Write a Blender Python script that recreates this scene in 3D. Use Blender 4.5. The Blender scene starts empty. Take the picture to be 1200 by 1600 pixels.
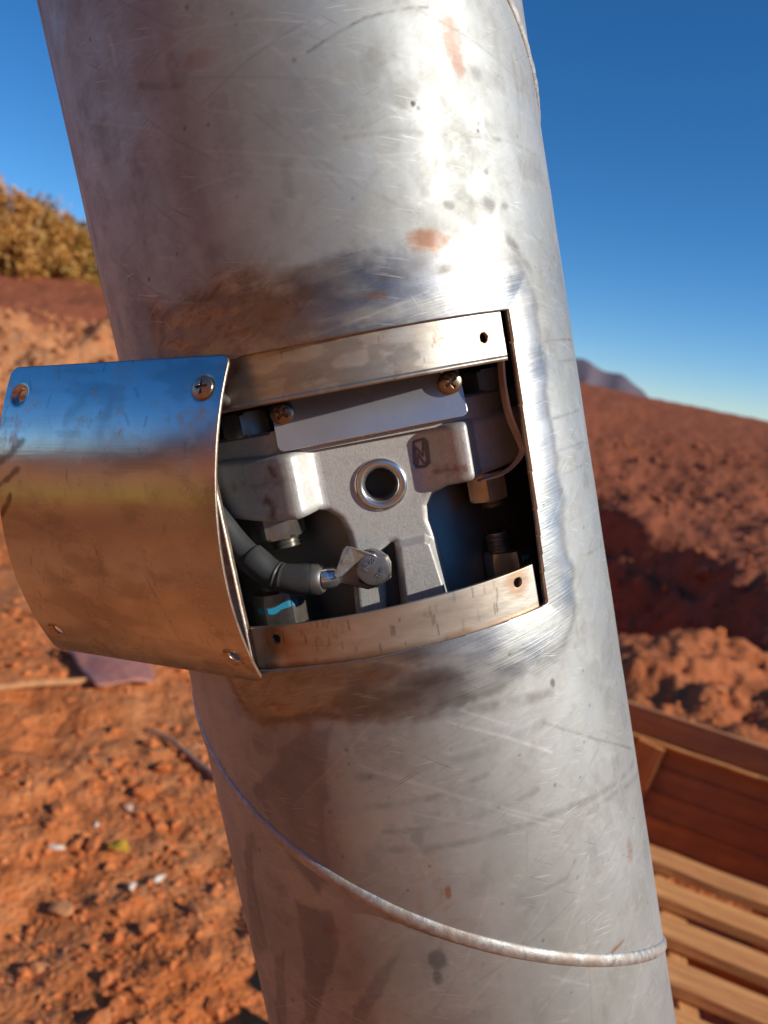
import bpy, bmesh, math, random
import numpy as np
from mathutils import Matrix, Vector
random.seed(4); RNG = np.random.RandomState(7)
S = bpy.context.scene
COL = S.collection

# ------------------------------------------------------------------ camera, sky, sun, exposure
F_PX, W_PX, H_PX = 1280.0, 1200.0, 1600.0
PITCH, ROLL = math.atan(210/1280), math.radians(8)
CAM = np.array([0, 0, 1.4])
rt0 = np.array([1, 0, 0.]); FW = np.array([0, math.cos(PITCH), -math.sin(PITCH)]); up0 = np.cross(rt0, FW)
RT = math.cos(ROLL)*rt0 + math.sin(ROLL)*up0
UP = math.cos(ROLL)*up0 - math.sin(ROLL)*rt0
cd = bpy.data.cameras.new('camera'); cam = bpy.data.objects.new('camera', cd); COL.objects.link(cam)
M = Matrix([[RT[i], UP[i], -FW[i], CAM[i]] for i in range(3)] + [[0, 0, 0, 1]]); cam.matrix_world = M
cd.sensor_fit = 'HORIZONTAL'; cd.sensor_width = 36; cd.lens = 36*F_PX/W_PX
cd.clip_start = .02; cd.clip_end = 8000
cd.dof.use_dof = True; cd.dof.focus_distance = .345; cd.dof.aperture_fstop = 14
S.camera = cam

# the leaning pipe's own frame: x right, y away from the front, z along the pipe
def ray(x, y):
    d = RT*(x-600) + UP*(800-y) + FW*F_PX
    return d/np.linalg.norm(d)
R = .11
_l = np.cross(ray(57, 0), ray(421, 1600)); _r = np.cross(ray(815, 0), ray(1057, 1600))
_l /= np.linalg.norm(_l); _r /= np.linalg.norm(_r)
AX = np.cross(_l, _r); AX /= np.linalg.norm(AX); AX = AX if AX[2] > 0 else -AX
_c = ray(640, 800); _l = _l if _l@_c > 0 else -_l; _r = _r if _r@_c > 0 else -_r
_d = np.linalg.solve(np.array([_l, _r, AX]), np.array([R, R, 0]))
A0 = CAM + _d; YL = _d/np.linalg.norm(_d); XL = np.cross(YL, AX)
PIPE_M = Matrix([[XL[i], YL[i], AX[i], A0[i]] for i in range(3)] + [[0, 0, 0, 1]])
CL = np.array([0, -np.linalg.norm(_d), 0])
def kloc(x, y): d = ray(x, y); return np.array([d@XL, d@YL, d@AX])
def P(x, y, dep):                       # local point on the plane y=dep
    k = kloc(x, y); return CL + k*(dep-CL[1])/k[1]
def PC(x, y, r=R):                      # (arc length, height) on the pipe's skin
    k = kloc(x, y); a = k[0]**2+k[1]**2; b = 2*(CL[1]*k[1]); c = CL[1]**2-r*r
    t = (-b-math.sqrt(max(b*b-4*a*c, 0)))/2/a; p = CL+k*t
    return np.array([math.atan2(p[0], -p[1])*r, p[2]])
def GP(x, y, z=0):                      # world point at height z
    d = ray(x, y); return CAM + d*(z-CAM[2])/d[2]

SUN = XL*2.25 - YL + AX*.34; SUN /= np.linalg.norm(SUN)
w = bpy.data.worlds.new('World'); S.world = w; w.use_nodes = True
nt = w.node_tree; bg = nt.nodes['Background']
sky = nt.nodes.new('ShaderNodeTexSky'); sky.sky_type = 'NISHITA'; sky.sun_disc = False
sky.sun_elevation = math.asin(SUN[2]); sky.sun_rotation = math.atan2(SUN[0], SUN[1])
sky.altitude = 1200; sky.air_density = .85; sky.dust_density = .05; sky.ozone_density = 5.0
hs = nt.nodes.new('ShaderNodeHueSaturation'); hs.inputs['Saturation'].default_value = 1.2
nt.links.new(sky.outputs[0], hs.inputs['Color']); nt.links.new(hs.outputs[0], bg.inputs[0]); bg.inputs[1].default_value = .125
sl = bpy.data.lights.new('sun', 'SUN'); so = bpy.data.objects.new('sun', sl); COL.objects.link(so)
sl.energy = 4.5; sl.angle = math.radians(.5); sl.color = (1, .925, .80)
so.rotation_euler = Vector(SUN).to_track_quat('Z', 'Y').to_euler()
S.view_settings.view_transform = 'Standard'; S.view_settings.look = 'None'
S.view_settings.exposure = 0.0; S.view_settings.gamma = 1
S.render.resolution_x = 768; S.render.resolution_y = 1024

# ------------------------------------------------------------------ helpers
def tag(o, label=None, cat=None, group=None, kind=None):
    for k, v in (('label', label), ('category', cat), ('group', group), ('kind', kind)):
        if v: o[k] = v
    return o
def empty(name, M4=None, loc=None):
    o = bpy.data.objects.new(name, None); COL.objects.link(o); o.empty_display_size = .02
    if M4 is not None: o.matrix_world = M4
    if loc is not None: o.location = loc
    return o
def mesh(name, V, Fs, mat, parent=None, smooth=True, attrs=None, sharp=None):
    me = bpy.data.meshes.new(name)
    V = np.asarray(V, dtype=np.float32)
    if isinstance(Fs, np.ndarray):
        n, k = Fs.shape
        me.vertices.add(len(V)); me.vertices.foreach_set('co', V.ravel())
        me.loops.add(n*k); me.loops.foreach_set('vertex_index', Fs.ravel().astype(np.int32))
        me.polygons.add(n); me.polygons.foreach_set('loop_start', (np.arange(n)*k).astype(np.int32))
        me.polygons.foreach_set('loop_total', np.full(n, k, np.int32)); me.update(calc_edges=True)
    else:
        me.from_pydata([tuple(map(float, v)) for v in V], [], [tuple(int(i) for i in f) for f in Fs])
    me.validate()
    me.polygons.foreach_set('use_smooth', np.full(len(me.polygons), smooth, bool))
    if attrs:
        for k, a in attrs.items():
            at = me.attributes.new(k, 'FLOAT', 'POINT'); at.data.foreach_set('value', a.astype(np.float32))
    me.materials.append(mat)
    o = bpy.data.objects.new(name, me); COL.objects.link(o)
    if parent is not None: o.parent = parent
    if sharp: 
        try: me.set_sharp_from_angle(angle=math.radians(sharp))
        except Exception: pass
    return o
class MB:                               # collects simple solids into ONE mesh
    def __init__(s): s.V = []; s.F = []
    def add(s, V, Fc):
        b = len(s.V); s.V += [tuple(v) for v in V]; s.F += [tuple(b+i for i in f) for f in Fc]
    def prism(s, pts, z0, z1, axis=None):   # pts: list of (a,b); axis: func(a,b,z)->xyz
        n = len(pts); fn = axis or (lambda a, b, z: (a, b, z))
        V = [fn(a, b, z0) for a, b in pts]+[fn(a, b, z1) for a, b in pts]
        s.add(V, [tuple(range(n))[::-1], tuple(range(n, 2*n))]+[(i, (i+1) % n, n+(i+1) % n, n+i) for i in range(n)])
    def lathe(s, prof, M4=None, n=40, caps=True):   # prof: [(r,z)]
        V = []; Fc = []
        for r, z in prof:
            for i in range(n):
                a = 2*math.pi*i/n; V.append((r*math.cos(a), r*math.sin(a), z))
        for j in range(len(prof)-1):
            for i in range(n):
                k = (i+1) % n; Fc.append((j*n+i, j*n+k, (j+1)*n+k, (j+1)*n+i))
        if caps: Fc += [tuple(range(n))[::-1], tuple((len(prof)-1)*n+i for i in range(n))]
        if M4 is not None: V = [tuple(M4 @ Vector(v)) for v in V]
        s.add(V, Fc)
    def tube(s, pts, rads, n=20, cap=True):
        pts = [Vector(p) for p in pts]; m = len(pts)
        if not hasattr(rads, '__len__'): rads = [rads]*m
        T = [(pts[min(i+1, m-1)]-pts[max(i-1, 0)]).normalized() for i in range(m)]
        u = T[0].orthogonal().normalized(); V = []
        for i in range(m):
            u = (u-T[i]*u.dot(T[i])).normalized(); v = T[i].cross(u)
            for k in range(n):
                a = 2*math.pi*k/n; V.append(tuple(pts[i]+(u*math.cos(a)+v*math.sin(a))*rads[i]))
        Fc = [(j*n+i, j*n+(i+1) % n, (j+1)*n+(i+1) % n, (j+1)*n+i) for j in range(m-1) for i in range(n)]
        if cap: Fc += [tuple(range(n))[::-1], tuple((m-1)*n+i for i in range(n))]
        s.add(V, Fc)
    def box(s, c, ux, uy, uz):
        c, ux, uy, uz = map(Vector, (c, ux, uy, uz))
        V = [c+ux*a+uy*b+uz*d for d in (-1, 1) for b in (-1, 1) for a in (-1, 1)]
        s.add([tuple(v) for v in V], [(0, 2, 3, 1), (4, 5, 7, 6), (0, 1, 5, 4), (2, 6, 7, 3), (0, 4, 6, 2), (1, 3, 7, 5)])
    def build(s, name, mat, parent=None, smooth=False, bevel=0, sharp=None, seg=2):
        o = mesh(name, s.V, s.F, mat, parent, smooth)
        bm = bmesh.new(); bm.from_mesh(o.data); bmesh.ops.recalc_face_normals(bm, faces=bm.faces); bm.to_mesh(o.data); bm.free()
        if sharp: o.data.set_sharp_from_angle(angle=math.radians(sharp))
        if bevel:
            b = o.modifiers.new('bevel', 'BEVEL'); b.width = bevel; b.segments = seg; b.limit_method = 'ANGLE'; b.angle_limit = math.radians(28)
            b.harden_normals = False
        return o
def spline(pts, n=8):
    pts = [np.array(p, float) for p in pts]; out = []
    Q = [2*pts[0]-pts[1]]+pts+[2*pts[-1]-pts[-2]]
    for i in range(1, len(Q)-2):
        for t in np.linspace(0, 1, n, endpoint=False):
            a, b, c, d = Q[i-1], Q[i], Q[i+1], Q[i+2]
            out.append(.5*((2*b)+(c-a)*t+(2*a-5*b+4*c-d)*t*t+(3*b-a-3*c+d)*t**3))
    out.append(pts[-1]); return out

# noise (numpy value noise + fbm)
def vnoise(x, y, seed=0):
    xi = np.floor(x).astype(np.int64); yi = np.floor(y).astype(np.int64); fx = x-xi; fy = y-yi
    fx = fx*fx*fx*(fx*(fx*6-15)+10); fy = fy*fy*fy*(fy*(fy*6-15)+10)
    def h(a, b):
        n = (a*374761393+b*668265263+seed*974634777) & 0xffffffff
        n = ((n ^ (n >> 13))*1274126177) & 0xffffffff; n = ((n ^ (n >> 16))*2246822519) & 0xffffffff
        return ((n ^ (n >> 15)) & 0xffff)/65535.0
    return (h(xi, yi)*(1-fx)+h(xi+1, yi)*fx)*(1-fy)+(h(xi, yi+1)*(1-fx)+h(xi+1, yi+1)*fx)*fy
def fbm(x, y, oct=5, seed=0, g=.5):
    s = 0; a = 1; t = 0
    for i in range(oct):
        s = s+a*vnoise(x*2**i+i*17.3, y*2**i-i*9.7, seed+i); t += a; a *= g
    return s/t
def sst(a, b, x): t = np.clip((x-a)/(b-a), 0, 1); return t*t*(3-2*t)

# signed distances, positive inside
def sd_poly(U, V, pts):
    pts = np.asarray(pts, float); d = np.full(U.shape, 1e9); ins = np.zeros(U.shape, bool)
    for i in range(len(pts)):
        a = pts[i]; b = pts[(i+1) % len(pts)]; e = b-a; L = e@e+1e-18
        t = np.clip(((U-a[0])*e[0]+(V-a[1])*e[1])/L, 0, 1)
        d = np.minimum(d, np.hypot(U-a[0]-t*e[0], V-a[1]-t*e[1]))
        if a[1] != b[1]:
            c = ((a[1] > V) != (b[1] > V)) & (U < (b[0]-a[0])*(V-a[1])/(b[1]-a[1])+a[0]); ins ^= c
    return np.where(ins, d, -d)
def sd_seg(U, V, pts):
    d = np.full(U.shape, 1e9)
    for a, b in zip(pts[:-1], pts[1:]):
        a = np.asarray(a, float); b = np.asarray(b, float); e = b-a; L = e@e+1e-18
        t = np.clip(((U-a[0])*e[0]+(V-a[1])*e[1])/L, 0, 1)
        d = np.minimum(d, np.hypot(U-a[0]-t*e[0], V-a[1]-t*e[1]))
    return d
def sd_box(U, V, cx, cy, hx, hy, r=0):
    qx = np.abs(U-cx)-hx+r; qy = np.abs(V-cy)-hy+r
    return -(np.hypot(np.maximum(qx, 0), np.maximum(qy, 0))+np.minimum(np.maximum(qx, qy), 0)-r)
def sd_circ(U, V, cx, cy, r): return r-np.hypot(U-cx, V-cy)

def sheet(name, us, vs, sdf, mapf, mat, parent=None, thick=0, off=-1, attrf=None, back=None, smooth=True, sharp=None):
    """grid sheet cut along sdf=0, the rim snapped on to the outline"""
    U, V = np.meshgrid(us, vs); sd = sdf(U, V); e = 1e-5
    ins = sd >= 0
    p = np.pad(ins, 1); nb = np.zeros_like(ins)
    for dy in (-1, 0, 1):
        for dx in (-1, 0, 1): nb |= p[1+dy:1+dy+ins.shape[0], 1+dx:1+dx+ins.shape[1]]
    sn = nb & ~ins
    for _ in range(2):
        s0 = sdf(U, V)[sn]; gx = (sdf(U+e, V)[sn]-s0)/e; gy = (sdf(U, V+e)[sn]-s0)/e
        g2 = np.maximum(gx*gx+gy*gy, .2); U = U.copy(); V = V.copy(); U[sn] -= s0*gx/g2; V[sn] -= s0*gy/g2
    ok = ins | sn
    q = ok[:-1, :-1] & ok[1:, :-1] & ok[:-1, 1:] & ok[1:, 1:]
    q &= ~(sn[:-1, :-1] & sn[1:, :-1] & sn[:-1, 1:] & sn[1:, 1:])
    idx = np.arange(U.size).reshape(U.shape)
    Fc = np.stack([idx[:-1, :-1][q], idx[:-1, 1:][q], idx[1:, 1:][q], idx[1:, :-1][q]], 1)
    used = np.unique(Fc); rm = np.full(U.size, -1); rm[used] = np.arange(len(used)); Fc = rm[Fc]
    Uu, Vv = U.ravel()[used], V.ravel()[used]
    X = mapf(Uu, Vv); at = attrf(Uu, Vv) if attrf else None
    if back is not None:                # extrude the rim back to y=back
        ed = np.concatenate([Fc[:, [0, 1]], Fc[:, [1, 2]], Fc[:, [2, 3]], Fc[:, [3, 0]]])
        key = np.sort(ed, 1); k1 = key[:, 0].astype(np.int64)*len(X)+key[:, 1]
        un, inv, cnt = np.unique(k1, return_inverse=True, return_counts=True); be = ed[cnt[inv] == 1]
        rv = np.unique(be); m2 = np.full(len(X), -1); m2[rv] = np.arange(len(rv))+len(X)
        XB = X[rv].copy(); XB[:, 1] = back
        Fc = np.concatenate([Fc, np.stack([be[:, 1], be[:, 0], m2[be[:, 0]], m2[be[:, 1]]], 1)])
        if at: at = {k: np.concatenate([a, a[rv]*0]) for k, a in at.items()}
        X = np.concatenate([X, XB])
    o = mesh(name, X, Fc, mat, parent, smooth, at, sharp)
    if thick:
        m = o.modifiers.new('thickness', 'SOLIDIFY'); m.thickness = thick; m.offset = off; m.use_even_offset = False
    return o

# ------------------------------------------------------------------ materials
def mat(name):
    m = bpy.data.materials.new(name); m.use_nodes = True; return m, m.node_tree, m.node_tree.nodes['Principled BSDF']
class NG:
    def __init__(s, nt): s.nt = nt
    def n(s, t, **k):
        x = s.nt.nodes.new(t)
        for a, b in k.items(): setattr(x, a, b)
        return x
    def l(s, a, b): s.nt.links.new(a, b)
    def coord(s, scale=(1, 1, 1), rot=(0, 0, 0)):
        t = s.n('ShaderNodeTexCoord'); m = s.n('ShaderNodeMapping'); m.inputs['Scale'].default_value = scale; m.inputs['Rotation'].default_value = rot
        s.l(t.outputs['Object'], m.inputs[0]); return m.outputs[0]
    def coord2(s, scale, rot):
        v = s.coord((1, 1, 1), rot); m = s.n('ShaderNodeMapping'); m.inputs['Scale'].default_value = scale; s.l(v, m.inputs[0]); return m.outputs[0]
    def noise(s, vec, scale, det=4, rough=.55, dist=0):
        x = s.n('ShaderNodeTexNoise'); x.inputs['Scale'].default_value = scale; x.inputs['Detail'].default_value = det
        x.inputs['Roughness'].default_value = rough; x.inputs['Distortion'].default_value = dist; s.l(vec, x.inputs['Vector']); return x.outputs['Fac']
    def rng(s, v, a, b, c=0, d=1, cl=True):
        x = s.n('ShaderNodeMapRange'); x.clamp = cl
        for i, q in enumerate((a, b, c, d)): x.inputs[i+1].default_value = q
        s.l(v, x.inputs[0]); return x.outputs[0]
    def math(s, op, a, b=None):
        x = s.n('ShaderNodeMath', operation=op)
        for i, q in enumerate((a, b)):
            if q is None: continue
            if isinstance(q, (int, float)): x.inputs[i].default_value = q
            else: s.l(q, x.inputs[i])
        return x.outputs[0]
    def mix(s, f, a, b, bl='MIX'):
        x = s.n('ShaderNodeMix', data_type='RGBA', blend_type=bl)
        if isinstance(f, (int, float)): x.inputs[0].default_value = f
        else: s.l(f, x.inputs[0])
        for i, q in ((6, a), (7, b)):
            if isinstance(q, tuple): x.inputs[i].default_value = (*q, 1)
            else: s.l(q, x.inputs[i])
        return x.outputs[2]
    def attr(s, nme): x = s.n('ShaderNodeAttribute', attribute_name=nme); return x.outputs['Fac']
    def bump(s, h, st, dist, nrm=None):
        x = s.n('ShaderNodeBump'); x.inputs['Strength'].default_value = st; x.inputs['Distance'].default_value = dist
        s.l(h, x.inputs['Height'])
        if nrm is not None: s.l(nrm, x.inputs['Normal'])
        return x.outputs[0]
def metal(name, base, rough, var=.12, tint=None, tintamt=.3, scale=60, bump=.15, brush=None, metallic=.9, rustamt=0):
    m, nt, b = mat(name); g = NG(nt); v = g.coord(brush or (1, 1, 1))
    n1 = g.noise(v, scale, 6, .6); n2 = g.noise(g.coord(), scale*.25, 4, .6)
    c = g.mix(g.rng(n1, .3, .7), tuple(x*(1-var) for x in base), tuple(min(1, x*(1+var)) for x in base))
    if tint: c = g.mix(g.rng(n2, .48, .72, 0, tintamt), c, tint)
    if rustamt: c = g.mix(g.rng(g.noise(g.coord(), scale*.8, 6, .65), .6, .68, 0, rustamt), c, (.28, .09, .04))
    g.l(c, b.inputs['Base Color']); b.inputs['Metallic'].default_value = metallic
    g.l(g.rng(n2, .3, .7, rough*.8, min(1, rough*1.25)), b.inputs['Roughness'])
    if bump: g.l(g.bump(n1, bump, .0006), b.inputs['Normal'])
    return m
def soil(name, c0, c1, c2, bump=.6, sc=1.0, zones=False):
    m, nt, b = mat(name); g = NG(nt); v = g.coord()
    n1 = g.noise(v, .9*sc, 5, .6); n2 = g.noise(v, 9*sc, 6, .65); n3 = g.noise(v, 60*sc, 5, .6)
    c = g.mix(g.rng(n1, .35, .65), c0, c1); c = g.mix(g.rng(n2, .45, .72, 0, .75), c, c2)
    if zones:
        c = g.mix(g.attr('red'), c, g.mix(g.rng(n2, .35, .65), (.27, .080, .042), (.34, .108, .056)))
        c = g.mix(g.attr('mirror_dark'), c, (.13, .05, .03))  # dark bands for the cover to mirror, painted on unseen ground
        c = g.mix(g.attr('mirror_yellow'), c, (.60, .50, .05))  # yellow streak for the cover to mirror, painted on unseen ground
        c = g.mix(g.attr('tan'), c, g.mix(g.rng(n2, .35, .65), (.60, .24, .09), (.68, .34, .16)))
    c = g.mix(g.rng(n3, .3, .7, 0, .5), c, g.mix(.35, c, (.05, .015, .006)))
    g.l(c, b.inputs['Base Color']); b.inputs['Roughness'].default_value = .95; b.inputs['Specular IOR Level'].default_value = .15
    v1 = g.n('ShaderNodeTexVoronoi'); v1.inputs['Scale'].default_value = 16*sc; v1.inputs['Randomness'].default_value = 1; g.l(v, v1.inputs['Vector'])
    v2 = g.n('ShaderNodeTexVoronoi'); v2.inputs['Scale'].default_value = 47*sc; g.l(v, v2.inputs['Vector'])
    h = g.math('ADD', n2, g.math('MULTIPLY', n3, .35)); h = g.math('SUBTRACT', h, g.math('MULTIPLY', v1.outputs['Distance'], .45)); h = g.math('SUBTRACT', h, g.math('MULTIPLY', v2.outputs['Distance'], .22)); g.l(g.bump(h, bump, .03), b.inputs['Normal'])
    return m

# ---- pipe skin: attributes polish / tint / dark / rust / scr painted on the mesh where the marks sit
def pipe_material():
    m, nt, b = mat('pipe_steel'); g = NG(nt); v = g.coord()
    cb = g.n('ShaderNodeCombineXYZ'); g.l(g.attr('arc'), cb.inputs[0]); g.l(g.attr('hgt'), cb.inputs[2]); skin = cb.outputs[0]
    def cyl(scale, rot=0):              # unrolled skin: marks keep their shape round the pipe
        a = g.n('ShaderNodeMapping'); a.inputs['Rotation'].default_value = (0, rot, 0); g.l(skin, a.inputs[0])
        b_ = g.n('ShaderNodeMapping'); b_.inputs['Scale'].default_value = scale; g.l(a.outputs[0], b_.inputs[0]); return b_.outputs[0]
    big = g.noise(v, 14, 5, .6, .3); mid = g.noise(v, 55, 6, .62, .2); fine = g.noise(v, 420, 4, .6)
    st = g.noise(cyl((1, 1, .12), .12), 60, 5, .6)
    brush = g.noise(cyl((.18, .18, 7), .12), 160, 4, .6)
    pol = g.attr('polish'); tin = g.attr('tint'); dk = g.attr('dark'); rust = g.attr('rust'); sc = g.attr('scr'); blu = g.attr('blue')
    c = g.mix(g.rng(big, .35, .68), (.455, .475, .47), (.34, .355, .345))
    c = g.mix(g.rng(mid, .42, .75, 0, .35), c, (.30, .27, .23))
    c = g.mix(g.rng(st, .5, .75, 0, .25), c, (.60, .60, .57))
    sm = g.noise(cyl((1, 1, 2.2), .35), 95, 7, .7, .6); c = g.mix(g.rng(sm, .52, .72, 0, .24), c, (.24, .215, .18))
    sp = g.noise(v, 700, 2, .5); c = g.mix(g.rng(sp, .66, .74, 0, .16), c, (.2, .17, .14)); lt = g.noise(cyl((1, 1, .3), 1.2), 210, 5, .7); c = g.mix(g.rng(lt, .56, .74, 0, .3), c, (.72, .72, .69))
    c = g.mix(g.math('MULTIPLY', pol, .55), c, g.mix(g.rng(brush, .35, .65), (.17, .165, .16), (.40, .40, .39)))
    c = g.mix(g.math('MULTIPLY', g.math('MULTIPLY', tin, g.rng(brush, .3, .65, .5, 1)), g.rng(sm, .3, .6, .35, 1)), c, g.mix(g.rng(sm, .4, .6), (.50, .30, .10), (.24, .11, .05)))
    c = g.mix(g.math('MULTIPLY', g.math('MULTIPLY', blu, g.rng(brush, .3, .65, .55, 1)), g.rng(mid, .2, .6, .4, .9)), c, (.20, .22, .29))
    c = g.mix(dk, c, (.13, .115, .10))
    c = g.mix(rust, c, (.30, .12, .05))
    c = g.mix(g.rng(sc, 0, 1, 0, .6), c, (.78, .78, .78))
    msk = g.rng(g.noise(v, 25, 3), .45, .65)
    for rt_, th_, col_, am in ((1.32, .665, (.85, .86, .85), .34), (-1.15, .665, (.16, .14, .12), .40), (.5, .70, (.80, .81, .80), .22), (.95, .67, (.18, .16, .14), .38), (1.62, .68, (.85, .86, .85), .3)):
        q = g.noise(cyl((1, 1, .045), rt_), 1100, 1.5, .4); c = g.mix(g.math('MULTIPLY', g.rng(q, th_, th_+.05, 0, am), msk), c, col_)
    g.l(c, b.inputs['Base Color'])
    g.l(g.rng(pol, 0, .8, .84, .98), b.inputs['Metallic'])
    r = g.rng(mid, .3, .7, .55, .69)
    r = g.math('SUBTRACT', r, g.math('MULTIPLY', pol, .25)); r = g.math('ADD', r, g.math('MULTIPLY', dk, .12))
    g.l(r, b.inputs['Roughness']); b.inputs['Specular IOR Level'].default_value = .25
    n = g.bump(mid, .05, .002); n = g.bump(fine, .06, .0003, n); n = g.bump(g.math('MULTIPLY', brush, g.rng(pol, 0, 1, .15, 1)), .22, .0005, n)
    n = g.bump(g.math('SUBTRACT', sc, dk), .12, .0003, n)
    g.l(n, b.inputs['Normal'])
    return m
M_PIPE = pipe_material()
M_BEAD = metal('weld_bead', (.46, .45, .43), .60, .25, (.36, .24, .16), .7, 300, .7, None, .75)
M_STRIP = metal('strip_steel', (.56, .52, .45), .42, .2, (.40, .26, .15), .5, 90, .25, (.6, .6, 2), .75, .6)
g = NG(M_STRIP.node_tree); b = M_STRIP.node_tree.nodes['Principled BSDF']; src = b.inputs['Base Color'].links[0].from_socket
g.l(g.mix(g.math('MULTIPLY', g.attr('dark'), .8), g.mix(g.attr('rust'), src, (.36, .19, .09)), (.12, .10, .085)), b.inputs['Base Color'])
M_CUT = metal('cut_edge', (.62, .50, .40), .4, .2, (.45, .25, .15), .6, 300, .3)
M_CAST = metal('cast_steel', (.58, .58, .56), .55, .14, (.36, .32, .28), .22, 1100, .15)
M_COLUMN = metal('column_steel', (.27, .255, .235), .5, .12, None, .3, 60, .2)
M_POL = metal('polished_steel', (.72, .72, .72), .20, .05, None, 0, 80, .05)
M_NUT = metal('nut_steel', (.36, .335, .30), .34, .15, (.42, .28, .16), .5, 160, .2)
M_DARKNUT = metal('dark_nut_steel', (.28, .26, .24), .38, .2, (.25, .15, .1), .5, 200, .2)
M_LITNUT = metal('lit_bronze_nut', (.66, .50, .34), .38, .15, (.5, .36, .22), .5, 160, .2, None, .7)  # bronze tone, base lightened to make up for the nut lying in shade
M_THREAD = metal('thread_steel', (.36, .34, .31), .35, .2, None, .5, 200, .1)
M_NAME = metal('name_plate_steel', (.62, .64, .68), .27, .05, (.52, .54, .57), .3, 60, .05, None, .72)
M_SCREW = metal('screw_steel', (.38, .30, .22), .3, .25, (.3, .15, .07), .5, 250, .2)
M_TAB = metal('tab_steel', (.58, .565, .54), .27, .2, (.45, .4, .35), .5, 350, .4)
M_BRONZE = metal('guard_steel', (.68, .48, .34), .5, .2, (.45, .28, .18), .5, 150, .1, None, .4)
m, nt_, b = mat('cable_rubber'); g = NG(nt_); n = g.noise(g.coord(), 130, 5, .6)
c = g.mix(g.rng(n, .35, .7), (.035, .037, .04), (.065, .066, .062)); c = g.mix(g.rng(g.noise(g.coord(), 70, 4), .62, .7, 0, .8), c, (.25, .10, .05))
g.l(c, b.inputs['Base Color']); b.inputs['Roughness'].default_value = .5; g.l(g.bump(n, .2, .0008), b.inputs['Normal']); M_RUB = m
m, nt_, b = mat('blue_paint'); b.inputs['Base Color'].default_value = (.03, .30, .50, 1); b.inputs['Roughness'].default_value = .5; M_BLUE = m
m, nt_, b = mat('bore_dark'); b.inputs['Base Color'].default_value = (.012, .011, .010, 1); b.inputs['Roughness'].default_value = .6; M_BORE = m
# cover plate: bright rolled sheet with smudges
m, nt_, b = mat('cover_sheet'); g = NG(nt_)
sm = g.noise(g.coord(), 28, 6, .6, .5); sp = g.noise(g.coord((2.5, 1, 1)), 260, 3, .5); br = g.noise(g.coord((.3, 1, 9)), 90, 4, .6)
c = g.mix(g.rng(sm, .45, .75), (.60, .59, .59), (.45, .43, .42)); c = g.mix(g.rng(sp, .70, .78, 0, .7), c, (.16, .11, .08)); du = g.noise(g.coord(), 75, 7, .7, .4); c = g.mix(g.rng(du, .54, .72, 0, .45), c, (.40, .24, .15))
c = g.mix(g.attr('dark'), c, (.10, .07, .05)); c = g.mix(g.attr('tint'), c, (.40, .25, .16))
g.l(c, b.inputs['Base Color']); b.inputs['Metallic'].default_value = 1; g.l(g.math('ADD', g.rng(sm, .3, .75, .15, .27), g.rng(du, .54, .72, 0, .18)), b.inputs['Roughness'])
g.l(g.bump(br, .06, .0004), b.inputs['Normal']); M_COVER = m
M_SOIL = soil('red_soil', (.60, .165, .042), (.68, .21, .062), (.74, .29, .11), .8, 1.0, True)
M_CLOD = soil('soil_clod', (.60, .17, .045), (.68, .215, .07), (.74, .30, .13), .4, 2)
M_REDCLOD = soil('red_clod', (.30, .09, .046), (.37, .125, .06), (.44, .16, .08), .4, 2)
m, nt_, b = mat('timber'); g = NG(nt_)
gr = g.noise(g.coord((1, 14, 14)), 5, 6, .6, .6); gs = g.noise(g.coord(), 3, 4)
c = g.mix(g.rng(gr, .38, .62), (.50, .19, .065), (.80, .39, .13)); c = g.mix(g.rng(gs, .45, .7, 0, .6), c, (.56, .20, .07))
oi = g.n('ShaderNodeObjectInfo'); c = g.mix(g.rng(oi.outputs['Random'], 0, 1, 0, .3), c, (.34, .14, .07)); kn = g.n('ShaderNodeTexVoronoi'); g.l(g.coord((3.2, 9, 9)), kn.inputs['Vector']); kn.inputs['Scale'].default_value = 1.3
c = g.mix(g.rng(kn.outputs['Distance'], .05, .12, .8, 0), c, (.10, .04, .02)); c = g.mix(g.rng(g.noise(g.coord(), 22, 5, .65), .55, .7, 0, .6), c, (.50, .20, .08))
g.l(c, b.inputs['Base Color']); b.inputs['Roughness'].default_value = .8; g.l(g.bump(gr, .3, .003), b.inputs['Normal']); M_WOOD = m
M_WOODD = M_WOOD.copy(); M_WOODD.name = 'dusty_timber'
for n_ in M_WOODD.node_tree.nodes:
    if n_.type == 'BSDF_PRINCIPLED':
        n_.inputs['Specular IOR Level'].default_value = .1; n_.inputs['Roughness'].default_value = .95; g = NG(M_WOODD.node_tree); src = n_.inputs['Base Color'].links[0].from_socket
        du_ = g.noise(g.coord(), 9, 6, .65); g.l(g.mix(g.rng(du_, .35, .65, .35, .8), src, (.36, .17, .10)), n_.inputs['Base Color'])
M_WOOD.node_tree.nodes['Principled BSDF'].inputs['Specular IOR Level'].default_value = .15
def plain(name, col, rough=.8, var=.25, sc=30):
    m, nt, b = mat(name); g = NG(nt); n = g.noise(g.coord(), sc, 5, .6)
    g.l(g.mix(g.rng(n, .3, .7), tuple(x*(1-var) for x in col), tuple(x*(1+var) for x in col)), b.inputs['Base Color']); b.inputs['Roughness'].default_value = rough
    return m

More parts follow.
